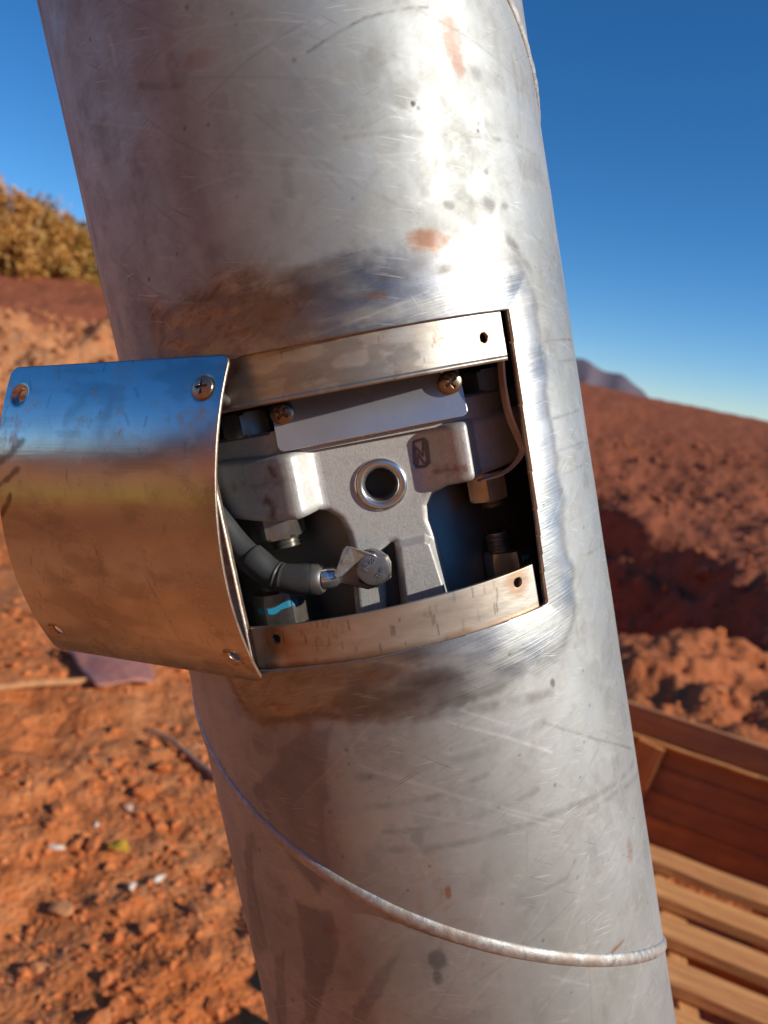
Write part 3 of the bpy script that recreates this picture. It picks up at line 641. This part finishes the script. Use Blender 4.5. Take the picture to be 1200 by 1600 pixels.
    for k in range(260):                        # fine random scratches
        cx_, cy_ = rs.uniform(-.13, .15), rs.uniform(-.30, .17); an = rs.normal(.25 if cy_ < 0 else -.3, .5); L = rs.uniform(.004, .03)
        a = np.array([cx_-L*math.cos(an), cy_-L*math.sin(an)]); b = np.array([cx_+L*math.cos(an), cy_+L*math.sin(an)])
        kk = (np.abs(u-cx_) < L+.002) & (np.abs(v-cy_) < L+.002)
        if not kk.any(): continue
        d = sd_seg(u[kk], v[kk], [a, (a+b)/2+rs.randn(2)*.0006, b]); val = rs.uniform(.05, .22)*sst(.0007, .0001, d)
        if rs.rand() < .55: dark[kk] = np.maximum(dark[kk], val)
        else: scr[kk] = np.maximum(scr[kk], val)
    for k in range(150):
        cx_, cy_ = rs.uniform(-.14, .15), rs.uniform(-.31, .17); kk = (np.abs(u-cx_) < .003) & (np.abs(v-cy_) < .003)
        if kk.any(): dark[kk] = np.maximum(dark[kk], rs.uniform(.3, .8)*sst(rs.uniform(.0007, .0014), .0003, np.hypot(u[kk]-cx_, v[kk]-cy_)))
    for k_, a_ in zip(('polish', 'tint', 'blue', 'dark', 'rust', 'scr'), (pl_, tint, blue, dark, rust, scr)): out[k_][vis] = np.clip(a_, 0, 1)
    out['arc'] = arc_; out['hgt'] = hgt_
    return out
def pipe_map(U, V):
    inset = .0022*np.exp(-np.abs(-np.minimum(np.minimum(S_T-V, V-SB(U)), np.minimum(phiR(V)*R-U, U-phiL(V)*R)))/.012)*sst(-.02, .03, U)*0.6
    dent = .0006*(fbm(U*18, V*18, 3, 201)-.5)
    rr = R-inset+dent
    return np.stack([rr*np.sin(U/R), -rr*np.cos(U/R), V], 1)
stp = .00066; half = R*math.pi
us = np.concatenate([np.linspace(-half, -R*1.42, 34)[:-1], np.arange(-R*1.42, R*1.42, stp), np.linspace(R*1.42, half, 34)])
vs = np.concatenate([np.linspace(-1.52, -.33, 30)[:-1], np.arange(-.33, .22, stp), np.linspace(.22, 1.6, 40)])
shell = sheet('pipe_wall', us, vs, lambda U, V: -sd_open(U, V), pipe_map, M_PIPE, pipe, .0028, -1, pipe_attrs)
shell.data.materials.append(M_CUT); shell.modifiers['thickness'].material_offset_rim = 1
# spiral weld bead, one mesh, running the whole pipe
def helix_bead():
    V = []; Fc = []; n = 9; th = np.arange(-math.radians(1250), math.radians(1250), .02); mb = MB()
    hz = np.interp(np.degrees(th), [-1250, -302, -285, -65, 0, 62, 1250], [.151+948*.0012, .151, .124, -.1485, -.2232, -.2925, -.2925-1188*.00115]); k = (hz > -1.5) & (hz < 1.58); th = th[k]; hz = hz[k]
    rs = np.random.RandomState(3); wob = np.convolve(rs.randn(len(th)), np.ones(5)/5, 'same')
    V = []
    for i, (t, z) in enumerate(zip(th, hz)):
        for j in range(n):
            a = math.pi*(j/(n-1)-.5)*1.0; off = math.sin(a)*.0037; hgt = math.cos(a)**1.5*(.0015+.00026*wob[i]+.00012*math.sin(i*2.1)) if abs(a) < 1.5 else -.0006
            rr = R+hgt-.0001; V.append((rr*math.sin(t), -rr*math.cos(t), z+off*.98+.0001*wob[i]))
    idx = np.arange(len(V)).reshape(-1, n); Fc = np.stack([idx[:-1, :-1].ravel(), idx[1:, :-1].ravel(), idx[1:, 1:].ravel(), idx[:-1, 1:].ravel()], 1)
    return mesh('weld_seam', np.array(V), Fc, M_BEAD, pipe)
helix_bead()
# backing strips with screw holes
RS = R-.0031
def strip(name, phl, phr, s0, s1, holes, lab=None, k=0):
    def strip_map(U, V): return np.stack([RS*np.sin(U/RS), -RS*np.cos(U/RS), V+k*(U-.062)], 1)
    f = lambda U, V: np.minimum.reduce([np.minimum(np.minimum(V-s0, s1-V), np.minimum(U-math.radians(phl)*RS, math.radians(phr)*RS-U))]+[-sd_circ(U, V, math.radians(ph)*RS, s, .0021) for ph, s in holes])
    us = np.arange(math.radians(phl)*RS-.0012, math.radians(phr)*RS+.0012, .0006); vs = np.arange(s0-.0012, s1+.0012, .0006)
    def sat(U, V):
        rs = np.random.RandomState(int(abs(s0)*1e4)); d = 0*U
        for i in range(70):
            a, b = rs.uniform(us[0], us[-1]), rs.uniform(s0, s1); L = rs.uniform(.0004, .0022) if s0 < 0 else rs.uniform(.0003, .0012); d = np.maximum(d, rs.uniform(.3, .8)*sst(.0006, .0001, sd_seg(U, V, [(a, b-L), (a+.0001, b+L)])))
        n = fbm(U*90, V*180, 5, 13 if s0 < 0 else 14)
        if s0 > 0: d = np.maximum(d, sst(.40, .62, n-.9*U/.1*.35)*.55); d = np.maximum(d, .35*sst(.06, -.06, U))
        h = 0*U
        for ph, s in holes: h = np.maximum(h, sst(.010, .003, np.hypot(U-math.radians(ph)*RS, V-s)+.006*(n-.5)))
        h = np.maximum(h*.7, sst(.0035, 0, np.minimum(V-(-.0972 if s0 < 0 else s0), 1)+.004*(n-.4))*.7 if s0 < 0 else 0)
        return {'dark': np.clip(d, 0, 1), 'rust': np.clip(h+(sst(.02, -.06, U)*.45 if s0 < 0 else 0), 0, 1)}
    o = sheet(name, us, vs, f, strip_map, M_STRIP, pipe, .0018, -1, sat)
    if lab: o['label'] = lab
    return o
strip('upper_strip', -47, 36.3, .0073, .0345, [(30.4, .0158), (-28.5, .0158)])
strip('lower_strip', -47, 33.6, -.107, -.0790, [(28.6, -.0839), (-28.4, -.0845)], k=.036)
# bent guard strip hanging inside at the right
gp = [P(786, 552, -.082), P(790, 600, -.082), P(800, 650, -.082), P(819, 695, -.080), P(820, 708, -.080), P(806, 728, -.079), P(785, 742, -.078), P(752, 752, -.077)]
gp = spline(gp, 6); mb = MB(); V = []
for p in gp: V += [(p[0]-.00045, p[1], p[2]-.0003), (p[0]+.00045, p[1], p[2]+.0003), (p[0]+.00045-.001, p[1]+.007, p[2]+.0003), (p[0]-.00045-.001, p[1]+.007, p[2]-.0003)]
Fc = [(i*4+k, i*4+(k+1) % 4, (i+1)*4+(k+1) % 4, (i+1)*4+k) for i in range(len(gp)-1) for k in range(4)]+[(0, 3, 2, 1), tuple((len(gp)-1)*4+k for k in range(4))]
mb.add(V, Fc); mb.build('cable_guard', M_BRONZE, pipe)
M_BRONZE_ = M_BRONZE

# ------------------------------------------------------------------ pump casting inside the opening
cast = tag(empty('pump_bracket', PIPE_M), 'grey cast steel pump bracket seen through the opening of the pipe', 'pump casting')
XC = .0035
def cz(px, py, dep=-.068): p = P(px, py, dep); return (p[0], p[2])
ARM = [cz(*p) for p in [(300, 735), (345, 722), (440, 708), (485, 700), (600, 680), (730, 655), (830, 630), (880, 615), (880, 690), (820, 722), (742, 747), (700, 757), (678, 772), (670, 790), (672, 812), (684, 838), (692, 870), (704, 925), (715, 1000),
        (628, 1000), (560, 1000), (553, 930), (549, 860), (543, 835), (530, 812), (512, 800), (498, 797), (468, 808), (420, 815), (345, 816), (300, 816)]]
NOTCH = [cz(*p) for p in [(600, 862), (611, 850), (616, 849), (634, 1000), (606, 1000), (604, 930)]]
RIB = [cz(*p, -.073) for p in [(615, 850), (665, 838), (678, 845), (705, 930), (715, 1000), (634, 1000)]]
BC = cz(595, 757)
NBOX = [cz(*p) for p in [(646, 690), (663, 685), (667, 690), (671, 722), (665, 728), (651, 730), (647, 724)]]
NLET = [[cz(*p) for p in [(650, 726), (648, 697), (661, 712), (661, 689)]], [cz(*p) for p in [(653, 727), (653, 709), (663, 724), (668, 722), (664, 690)]]]
def cast_sdf(U, V): return np.minimum(np.minimum(sd_poly(U, V, ARM), -sd_poly(U, V, NOTCH)), -sd_circ(U, V, BC[0], BC[1], .0086))
def cast_map(U, V):
    t = U-XC; a = np.abs(t)
    kx = [-.09, -.068, -.055, -.040, -.0365, -.034, -.0275, -.025, 0, .018, .022, .031, .0345, .0385, .0405, .0425, .055, .07, .09]
    ky = [-.030, -.0605, -.070, -.0775, -.0782, -.0772, -.0690, -.068, -.068, -.068, -.0690, -.0755, -.0772, -.0778, -.0765, -.0685, -.062, -.052, -.03]
    y = np.interp(t, kx, ky); y = (y+np.interp(t-.0012, kx, ky)+np.interp(t+.0012, kx, ky))/3
    armz = sst(BC[1]-.018, BC[1]-.006, V+.0)   # below the arm the bosses are gone
    y = np.where(V < BC[1]-.02, -.068+.0*y, y*armz-.068*(1-armz)) if False else y*sst(-.060, -.052, V)-.068*(1-sst(-.060, -.052, V))
    rib = sd_poly(U, V, RIB); y = y-.0055*sst(-.0004, .0028, rib)
    sd = np.minimum(sd_poly(U, V, ARM), -sd_poly(U, V, NOTCH)); r = .0035; q = np.clip(sd, 0, r)
    y = y+(r-np.sqrt(np.maximum(r*r-(r-q)**2, 0)))
    e = np.full(U.shape, 1e9)
    for L in NLET: e = np.minimum(e, sd_seg(U, V, L))
    inb = sd_poly(U, V, NBOX); e = np.minimum(e, np.abs(inb))
    y = y+.0005*sst(.0008, .0003, e)+.0003*(inb > 0)
    y = y+.00006*(fbm(U*1500, V*1500, 2, 301)-.5)
    return np.stack([U, y, V], 1)
def cast_attr(U, V):
    e = np.full(U.shape, 1e9)
    for L in NLET: e = np.minimum(e, sd_seg(U, V, L))
    e = np.minimum(e, np.abs(sd_poly(U, V, NBOX)))
    d = .75*sst(.0008, .0003, e)
    def sp(pts, w, s): return s*sst(w, 0, sd_seg(U, V, [cz(*p) for p in pts])+w*.9*(fbm(U*500, V*500, 4, 31)-.4))
    r_ = np.maximum(sp([(425, 730), (432, 742)], .003, .8), sp([(420, 780), (430, 790), (428, 805)], .004, .8)); r_ = np.maximum(r_, sp([(680, 735), (720, 730)], .0035, .7))
    r_ = np.maximum(r_, .5*sst(.006, 0, np.abs(V-(BC[1]+.01+.0*U))+.006*(fbm(U*400, V*400, 3, 8)))*(U < -.03))
    return {'dark': d, 'rust': np.clip(r_, 0, 1)}
g = NG(M_CAST.node_tree); b = M_CAST.node_tree.nodes['Principled BSDF']; src = b.inputs['Base Color'].links[0].from_socket
c = g.mix(g.attr('rust'), src, (.24, .085, .05)); c = g.mix(g.attr('dark'), c, (.06, .045, .04)); g.l(c, b.inputs['Base Color']); b.inputs['Metallic'].default_value = .45
sheet('bracket_body', np.arange(-.085, .085, .0004), np.arange(-.112, .006, .0004), cast_sdf, cast_map, M_CAST, cast, attrf=cast_attr, back=-.034, sharp=50)
# floor of the notch behind
mb = MB(); mb.box((BC[0]+.002, -.052, -.08), (.014, 0, 0), (0, .004, 0), (0, 0, .025)); mb.build('web', M_COLUMN, cast)
# polished bushing
FRM = lambda x, z, y: Matrix.Translation((x, y, z)) @ Matrix.Rotation(math.radians(90), 4, 'X')   # lathe axis towards the viewer (-y)
mb = MB(); mb.lathe([(.0068, -.02), (.0068, -.002), (.0075, .0000), (.0084, .0010), (.0098, .0012), (.0112, .0006), (.0116, 0), (.0116, -.004), (.0112, -.02)], FRM(BC[0], BC[1], -.0685), 64, False)
mb.build('bushing', M_POL, cast, True, sharp=40)
mb = MB(); mb.lathe([(.0085, 0), (.0085, -.001)], FRM(BC[0], BC[1], -.0580), 40); mb.build('bore_shade', M_BORE, cast)  # black disc, the deep shade of the hole put into its colour
# column behind
mb = MB(); mb.lathe([(.085, -.14), (.085, -.04), (.080, -.03), (.076, .06)], Matrix.Translation((.004, .031, 0)), 120); mb.V = [(x_, min(y_, .05), z_) for x_, y_, z_ in mb.V]; mb.build('column', M_COLUMN, cast, True, sharp=35)
# upper flange (a thick disc) with its ledge under the name plate
zf = P(440, 712, -.066)[2]; zt = P(435, 672, -.066)[2]
mb = MB(); mb.lathe([(.0810, zf), (.0828, zf+.001), (.0828, zt-.0012), (.0810, zt)], None, 140); mb.V = [(x_, max(y_, -.0715), z_) for x_, y_, z_ in mb.V]
fl = mb.build('flange', M_CAST, cast, True, sharp=30)
for a_ in ('dark', 'rust'): fl.data.attributes.new(a_, 'FLOAT', 'POINT')
mb = MB(); mb.lathe([(.0985, -.14), (.0985, -.1105), (.0975, -.1095)], None, 140); mb.build('lower_flange', M_COLUMN, cast, True, sharp=30)

def hexnut(x, y, z0, z1, r, mt, parent, name='nut', rot=0, tilt=None):
    bm = bmesh.new(); n = 6; mb = MB(); V = []; m_ = 48
    prof = [(0, z0), (.90, z0), (1.0, z0+.10*(z1-z0)), (1.0, z1-.10*(z1-z0)), (.90, z1), (0, z1)]
    rings = []
    for q, z in prof:
        rings.append([])
        for i in range(m_):
            a = 2*math.pi*i/m_+rot; k = (a-rot) % (math.pi/3)-math.pi/6; hr = r*math.cos(math.pi/6)/math.cos(k); rr = min(hr, r*1.0)*1.0 if q == 1.0 else min(hr, r*.90) if q else 0
            rings[-1].append((x+rr*math.cos(a), y+rr*math.sin(a), z))
    V = [p for ri in rings for p in ri]; Fc = [(j*m_+i, j*m_+(i+1) % m_, (j+1)*m_+(i+1) % m_, (j+1)*m_+i) for j in range(len(prof)-1) for i in range(m_)]
    mb.add(V, Fc); o = mb.build(name, mt, parent, True, sharp=24); return o
def stud(x, y, z0, z1, r, parent, pitch=.0018, name='stud'):
    prof = []; z = z0
    while z < z1: prof += [(r, z), (r*.86, z+pitch/2)]; z += pitch
    prof += [(r*.8, z)]
    mb = MB(); mb.lathe(prof, Matrix.Translation((x, y, 0)), 36); return mb.build(name, M_THREAD, parent, True, sharp=25)
def zof(px, py, dep): return P(px, py, dep)
# nut under the left boss and its stud
a = zof(425, 812, -.066); b_ = zof(430, 845, -.066); c_ = zof(438, 862, -.066)
nu = hexnut(a[0]+.0005, -.056, b_[2], a[2]+.002, .0122, M_NUT, cast, rot=.15); stud(a[0]+.003, -.056, c_[2]+.0005, b_[2]+.001, .0066, cast)
a = zof(754, 748, -.062); b_ = zof(757, 786, -.062); c_ = zof(765, 797, -.062)
hexnut(a[0]+.002, -.056, b_[2]+.0005, a[2]+.002, .0096, M_LITNUT, cast, rot=.42); stud(a[0]+.0045, -.052, c_[2], b_[2]+.001, .006, cast)
a = zof(430, 931, -.066); b_ = zof(430, 985, -.066); c_ = zof(424, 918, -.066)
hexnut(a[0], -.056, -.112, a[2]+.0006, .0122, M_DARKNUT, cast, rot=.05); stud(a[0]-.0008, -.056, a[2]-.002, c_[2], .0068, cast)
V = []; rr = .0123
xx0, zz0 = a[0], zof(430, 957, -.068)[2]
mb = MB()
for i in range(13):        # blue paint stroke wrapped over the nut's faces
    an = math.radians(-150+i*9.5); k = (an-.05) % (math.pi/3)-math.pi/6; hr = min(rr, rr*math.cos(math.pi/6)/math.cos(k))+.0002
    zc = zz0+.0006*math.sin(i*.9)+.0002*i; V += [(xx0+hr*math.cos(an), -.056+hr*math.sin(an), zc-.0013+.0003*math.sin(i*2)), (xx0+hr*math.cos(an), -.056+hr*math.sin(an), zc+.0014)]
mb.add(V, [(i*2, i*2+2, i*2+3, i*2+1) for i in range(12)]); o = mb.build('paint_mark', M_BLUE, cast); o.modifiers.new('t', 'SOLIDIFY').thickness = .0003
a = zof(795, 864, -.058); b_ = zof(800, 915, -.058); c_ = zof(784, 836, -.058)
hexnut(a[0]+.001, -.048, -.112, a[2], .0116, M_NUT, cast, rot=.75); stud(a[0]-.002, -.048, a[2]-.002, c_[2], .0062, cast)
mb = MB(); xx0 = a[0]+.001; V = []
for i in range(5):
    an = math.radians(-62+i*6.5); k = (an-.75) % (math.pi/3)-math.pi/6; hr = min(.0117, .0117*math.cos(math.pi/6)/math.cos(k))+.0002; zc = zof(820, 873, -.058)[2]
    V += [(xx0+hr*math.cos(an), -.048+hr*math.sin(an), zc-.0012), (xx0+hr*math.cos(an), -.048+hr*math.sin(an), zc+.0012)]
mb.add(V, [(i*2, i*2+2, i*2+3, i*2+1) for i in range(4)]); o = mb.build('paint_mark', M_BLUE, cast); o.modifiers.new('t', 'SOLIDIFY').thickness = .0003
# bolt heads standing on the flange, left and right of the name plate
a = zof(388, 676, -.064); b_ = zof(388, 645, -.064); hexnut(a[0], -.054, zt-.0005, b_[2]+.0005, .0122, M_NUT, cast, 'bolt_head', rot=.35)
a = zof(765, 600, -.056); hexnut(a[0], -.046, zt-.0005, zt+.0095, .0122, M_DARKNUT, cast, 'bolt_head', rot=.1)

# name plate with two phillips screws
NPD = -.0760
def npz(px, py): p = P(px, py, NPD); return (p[0], p[2])
npc = [npz(*p) for p in [(421, 629), (716, 571), (732, 648), (436, 706)]]
def np_sdf(U, V): r = .0022; return sd_poly(U, V, [(c_x+(XCn-c_x)*r/.04, c_z+(ZCn-c_z)*r/.0105) for c_x, c_z in npc])+r if False else np.minimum(sd_poly(U, V, npc), rc(U, V))
XCn = sum(p[0] for p in npc)/4; ZCn = sum(p[1] for p in npc)/4
def inset_poly(pts, r):
    pts = [np.array(p) for p in pts]; n = len(pts); out = []
    for i in range(n):
        a, b, c = pts[i-1], pts[i], pts[(i+1) % n]; e1_ = (b-a)/np.linalg.norm(b-a); e2_ = (c-b)/np.linalg.norm(c-b); s = e1_[0]*e2_[1]-e1_[1]*e2_[0]
        out.append(b+(e2_-e1_)*r/s*(1 if s > 0 else -1)*(1 if s > 0 else 1))
    return out
npi = inset_poly(npc, .0026)
def rc(U, V): return sd_poly(U, V, npi)+.0026
nplate = sheet('name_plate', np.arange(XCn-.048, XCn+.048, .0006), np.arange(ZCn-.022, ZCn+.022, .0006), rc, lambda U, V: np.stack([U, NPD+.0008*np.sin((U-XCn)*30)+.20*(V-ZCn), V], 1), M_NAME, cast, .0012, -1)
def phillips(x, y, z, r, parent, M4=None, mt=None, name='screw', ang=.4, dome=.0016):
    """pan head modelled as a height field with the cross recess sunk in"""
    def hm(U, V):
        q = np.hypot(U, V)/r; h = dome*np.sqrt(np.maximum(1-np.minimum(q, 1)**2*.86, 0)); ca, sa = math.cos(ang), math.sin(ang)
        a = U*ca+V*sa; b = -U*sa+V*ca; w_ = r*.11; L = r*.58
        cr = np.maximum(np.minimum(w_-np.abs(a), L-np.abs(b)), np.minimum(w_-np.abs(b), L-np.abs(a)))
        cr = np.maximum(cr, r*.24-np.abs(a)-np.abs(b))
        return h-.0013*sst(-r*.03, r*.07, cr)
    o = sheet(name, np.arange(-r*1.1, r*1.1, r/34), np.arange(-r*1.1, r*1.1, r/34), lambda U, V: sd_circ(U, V, 0, 0, r), lambda U, V: np.stack([U, -hm(U, V), V], 1), mt or M_SCREW, parent, back=.0006, sharp=50)
    if M4 is None: o.location = (x, y, z)
    else: o.matrix_local = M4
    return o
for px, py, an in ((440, 645, .9), (703, 597, .55)):
    p = P(px, py, NPD-.001); phillips(p[0], NPD-.0004, p[2], .0050, nplate, ang=an, dome=.0026)

# ------------------------------------------------------------------ earthing bolt, washer and tab
bolt = tag(empty('earthing_bolt', PIPE_M), 'hex head bolt marked A2-70 clamping the cable lug to the bracket', 'bolt')
hc = P(582, 892, -.0815); bx, bz_ = hc[0], hc[2]
BM = Matrix.Translation((bx, -.0755, bz_)) @ Matrix.Rotation(math.radians(6), 4, 'Z') @ Matrix.Rotation(math.radians(-5), 4, 'X') @ Matrix.Rotation(math.radians(90), 4, 'X')
mb = MB(); n = 48; rH = .0084; V = []; prof = [(1, 0), (1, .0040), (.86, .0050), (.80, .0051)]
for q, z in prof:
    for i in range(n):
        a = 2*math.pi*i/n; k = (a-.5) % (math.pi/3)-math.pi/6; hr = rH*math.cos(math.pi/6)/math.cos(k); rr = hr if q == 1 else rH*q*.94; V.append(tuple(BM@Vector((rr*math.cos(a), rr*math.sin(a), z))))
mb.add(V, [(j*n+i, j*n+(i+1) % n, (j+1)*n+(i+1) % n, (j+1)*n+i) for j in range(3) for i in range(n)]+[tuple(3*n+i for i in range(n)), tuple(range(n))[::-1]])
head = mb.build('bolt_head', M_DARKNUT, bolt, True, sharp=22)
def text(s, size, M4, mt, parent, name='lettering', ext=.00025):
    cu = bpy.data.curves.new(name, 'FONT'); cu.body = s; cu.size = size; cu.extrude = ext; cu.align_x = 'CENTER'; cu.align_y = 'CENTER'; cu.offset = size*.015
    t = bpy.data.objects.new(name, cu); COL.objects.link(t); me = bpy.data.meshes.new_from_object(t); bpy.data.objects.remove(t)
    me.materials.clear(); me.materials.append(mt); o = bpy.data.objects.new(name, me); COL.objects.link(o); o.parent = parent; o.matrix_local = M4; return o
for s_, r_, an_ in (('A', .0034, 140), ('2', .0034, 112), ('7', .0034, 78), ('0', .0034, 52)):
    a = math.radians(an_+28); text(s_, .0031, BM@Matrix.Translation((r_*math.cos(a), r_*math.sin(a), .0052))@Matrix.Rotation(a-math.pi/2, 4, 'Z'), M_TAB, head)
text('THE', .0026, BM@Matrix.Rotation(math.radians(48), 4, 'Z')@Matrix.Translation((0, -.0033, .0052)), M_TAB, head)
mb = MB(); mb.lathe([(.0083, 0), (.0083, .0012), (.0080, .0015)], BM@Matrix.Translation((0, 0, -.0018)), 48); mb.build('washer', M_COLUMN, bolt, True, sharp=30)
mb = MB(); mb.lathe([(.004, 0), (.004, .012)], BM@Matrix.Translation((0, 0, -.0135)), 24); mb.build('shank', M_THREAD, bolt, True, sharp=30)
mb = MB(); sq = [P(*p, -.074) for p in ((585, 868), (606, 868), (612, 880), (612, 905), (600, 912), (572, 912))]
mb.prism([(p[0], p[2]) for p in sq], -.0722, -.0702, lambda a, b, z: (a, z, b)); mb.build('square_washer', M_CAST if False else M_COLUMN, bolt, bevel=.0006)
tb = [P(*p, -.080) for p in ((541, 853), (548, 854), (585, 866), (592, 872), (575, 872), (556, 880), (534, 900), (526, 903), (522, 898), (536, 858))]
mb = MB(); mb.prism([(p[0], p[2]) for p in tb], -.0800, -.0788, lambda a, b, z: (a, z+(.0 if a > bx-.004 else -(bx-.004-a)*.22), b)); mb.build('tab_washer', M_TAB, bolt, bevel=.0004)

# ------------------------------------------------------------------ cable
cab = tag(empty('earth_cable', PIPE_M), 'grey rubber cable with crimped lug coming from behind the cover', 'cable')
cp = [P(300, 772, -.060), P(335, 805, -.064), P(372, 852, -.068), P(402, 880, -.071), P(428, 899, -.073), P(455, 905, -.075), P(482, 905, -.076), P(490, 905, -.076)]
sp = spline(cp, 10)
def crange(a, b): return sp[int(a*10):int(b*10)+1]
mb = MB(); mb.tube(crange(0, 2.75), .0058); mb.build('cable_sheath', M_RUB, cab, True, sharp=50)
seg = crange(2.5, 6.6); rad = [.0066+.00025*math.sin(i*.22+1) for i in range(len(seg))]; rad[0] = .0058; rad[17:21] = [.0068, .0061, .0061, .0067]
mb = MB(); mb.tube(seg, rad, 28); mb.build('heat_shrink', M_RUB, cab, True, sharp=50)
mb = MB(); mb.tube([P(484, 905, -.076), P(488, 905, -.076), P(500, 905, -.0765), P(506, 905, -.077)], [.0060, .0068, .0067, .0056], 28); mb.build('collar', M_COLUMN, cab, True, sharp=40)
mb = MB(); mb.tube([P(503, 904, -.077), P(512, 903, -.077), P(524, 901, -.077), P(530, 900, -.077)], [.0047, .0047, .0043, .003], 28)
mb.build('lug_barrel', M_POL, cab, True, sharp=40)
lp = [P(*p, -.0765) for p in ((520, 890), (540, 880), (568, 868), (590, 870), (604, 885), (606, 900), (596, 915), (575, 921), (550, 915), (520, 910))]
mb = MB(); mb.prism([(p[0], p[2]) for p in lp], -.0772, -.0752, lambda a, b, z: (a, z, b)); mb.build('lug_palm', M_DARKNUT, cab, bevel=.0005)

# ------------------------------------------------------------------ swung-open cover plate hanging from its corner screw
RV = Vector((0.04390775, 0.13386045, -0.51294053)); TV = Vector((-0.11241401, -0.08780072, -0.03115127))
PLM = PIPE_M @ Matrix.Translation(TV) @ Matrix.Rotation(RV.length, 4, RV.normalized())
WP, HP, RP = .120, .1394, .1292; hw, hh = .1015/2, .1128/2
cover = tag(empty('cover_plate', PLM), 'curved shiny sheet metal cover swung open beside the opening, held by one screw', 'cover')
HOLES = [(-hw+.0, hh), (hw, hh), (hw, -hh), (-hw, -hh)]
def cov_sdf(U, V):
    s = sd_box(U, V, 0, 0, WP/2, HP/2, .004)
    for k, (hx_, hy_) in enumerate(HOLES): s = np.minimum(s, -sd_circ(U, V, hx_, hy_, .0028))
    return s
def cov_map(U, V):
    r = RP+.0003*(fbm(U*25, V*25, 3, 401)-.5); dim = 0
    for hx_, hy_ in HOLES: dim = dim+.0009*sst(.0055, .0030, np.hypot(U-hx_, V-hy_))
    r = r-dim; r = r-0*U
    return np.stack([U, RP-r*np.cos(V/RP), r*np.sin(V/RP)], 1)
def cov_attr(U, V):
    d = 0*U; t = 0*U
    for hx_, hy_ in HOLES: t = np.maximum(t, .8*sst(.0068, .0040, np.hypot(U-hx_, V-hy_)+.0015*(fbm(U*400, V*400, 3, 5)-.5)))
    d = np.maximum(d, .22*sst(.5, .7, fbm(U*45+V*20, V*110, 5, 17)))
    for (a0, b0, a1, b1, w_, s_) in [(-.06, .026, -.044, .036, .003, .7), (-.06, .016, -.047, .024, .0025, .7), (-.06, .003, -.052, .012, .0035, .8), (-.02, .045, -.008, .058, .005, .25), (.0, .04, .004, .052, .006, .25), (-.028, -.058, -.018, -.072, .004, .35), (.035, -.062, .058, -.060, .005, .35), (-.006, -.052, .012, -.066, .0008, .3), (.02, -.02, .026, -.05, .0008, .35)]:
        e = sd_seg(U, V, [(a0, b0), ((a0+a1)/2+.001, (b0+b1)/2), (a1, b1)]); d = np.maximum(d, s_*sst(w_, 0, e+w_*1.2*(fbm(U*260, V*260, 4, 9)-.4)))
    rs = np.random.RandomState(5)
    for k in range(60):
        a, b = rs.uniform(-.058, .058), rs.uniform(-.068, .068); an = rs.uniform(1.2, 2.2); L = rs.uniform(.0005, .006); d = np.maximum(d, rs.uniform(.1, .35)*sst(.0008, .0002, sd_seg(U, V, [(a, b), (a+L*math.cos(an), b+L*math.sin(an))])))
    return {'dark': np.clip(d, 0, 1), 'tint': np.clip(t*.6, 0, 1)}
cps = sheet('cover_sheet', np.arange(-WP/2-.001, WP/2+.001, .0006), np.arange(-HP/2-.001, HP/2+.001, .0006), cov_sdf, cov_map, M_COVER, cover, .0013, -1, cov_attr)
cps.data.materials.append(M_CUT); cps.modifiers['thickness'].material_offset_rim = 1
th = hh/RP; SM = Matrix.Translation((hw, RP-(RP+.0001)*math.cos(th), (RP+.0001)*math.sin(th))) @ Matrix.Rotation(-th, 4, 'X')
sc_ = phillips(0, 0, 0, .0047, cover, SM, ang=.12, dome=.0018)
mb = MB(); mb.lathe([(.0021, 0), (.0021, .018)], Matrix.Rotation(math.radians(-90), 4, 'X'), 20); o = mb.build('shank', M_THREAD, sc_, True, sharp=30)
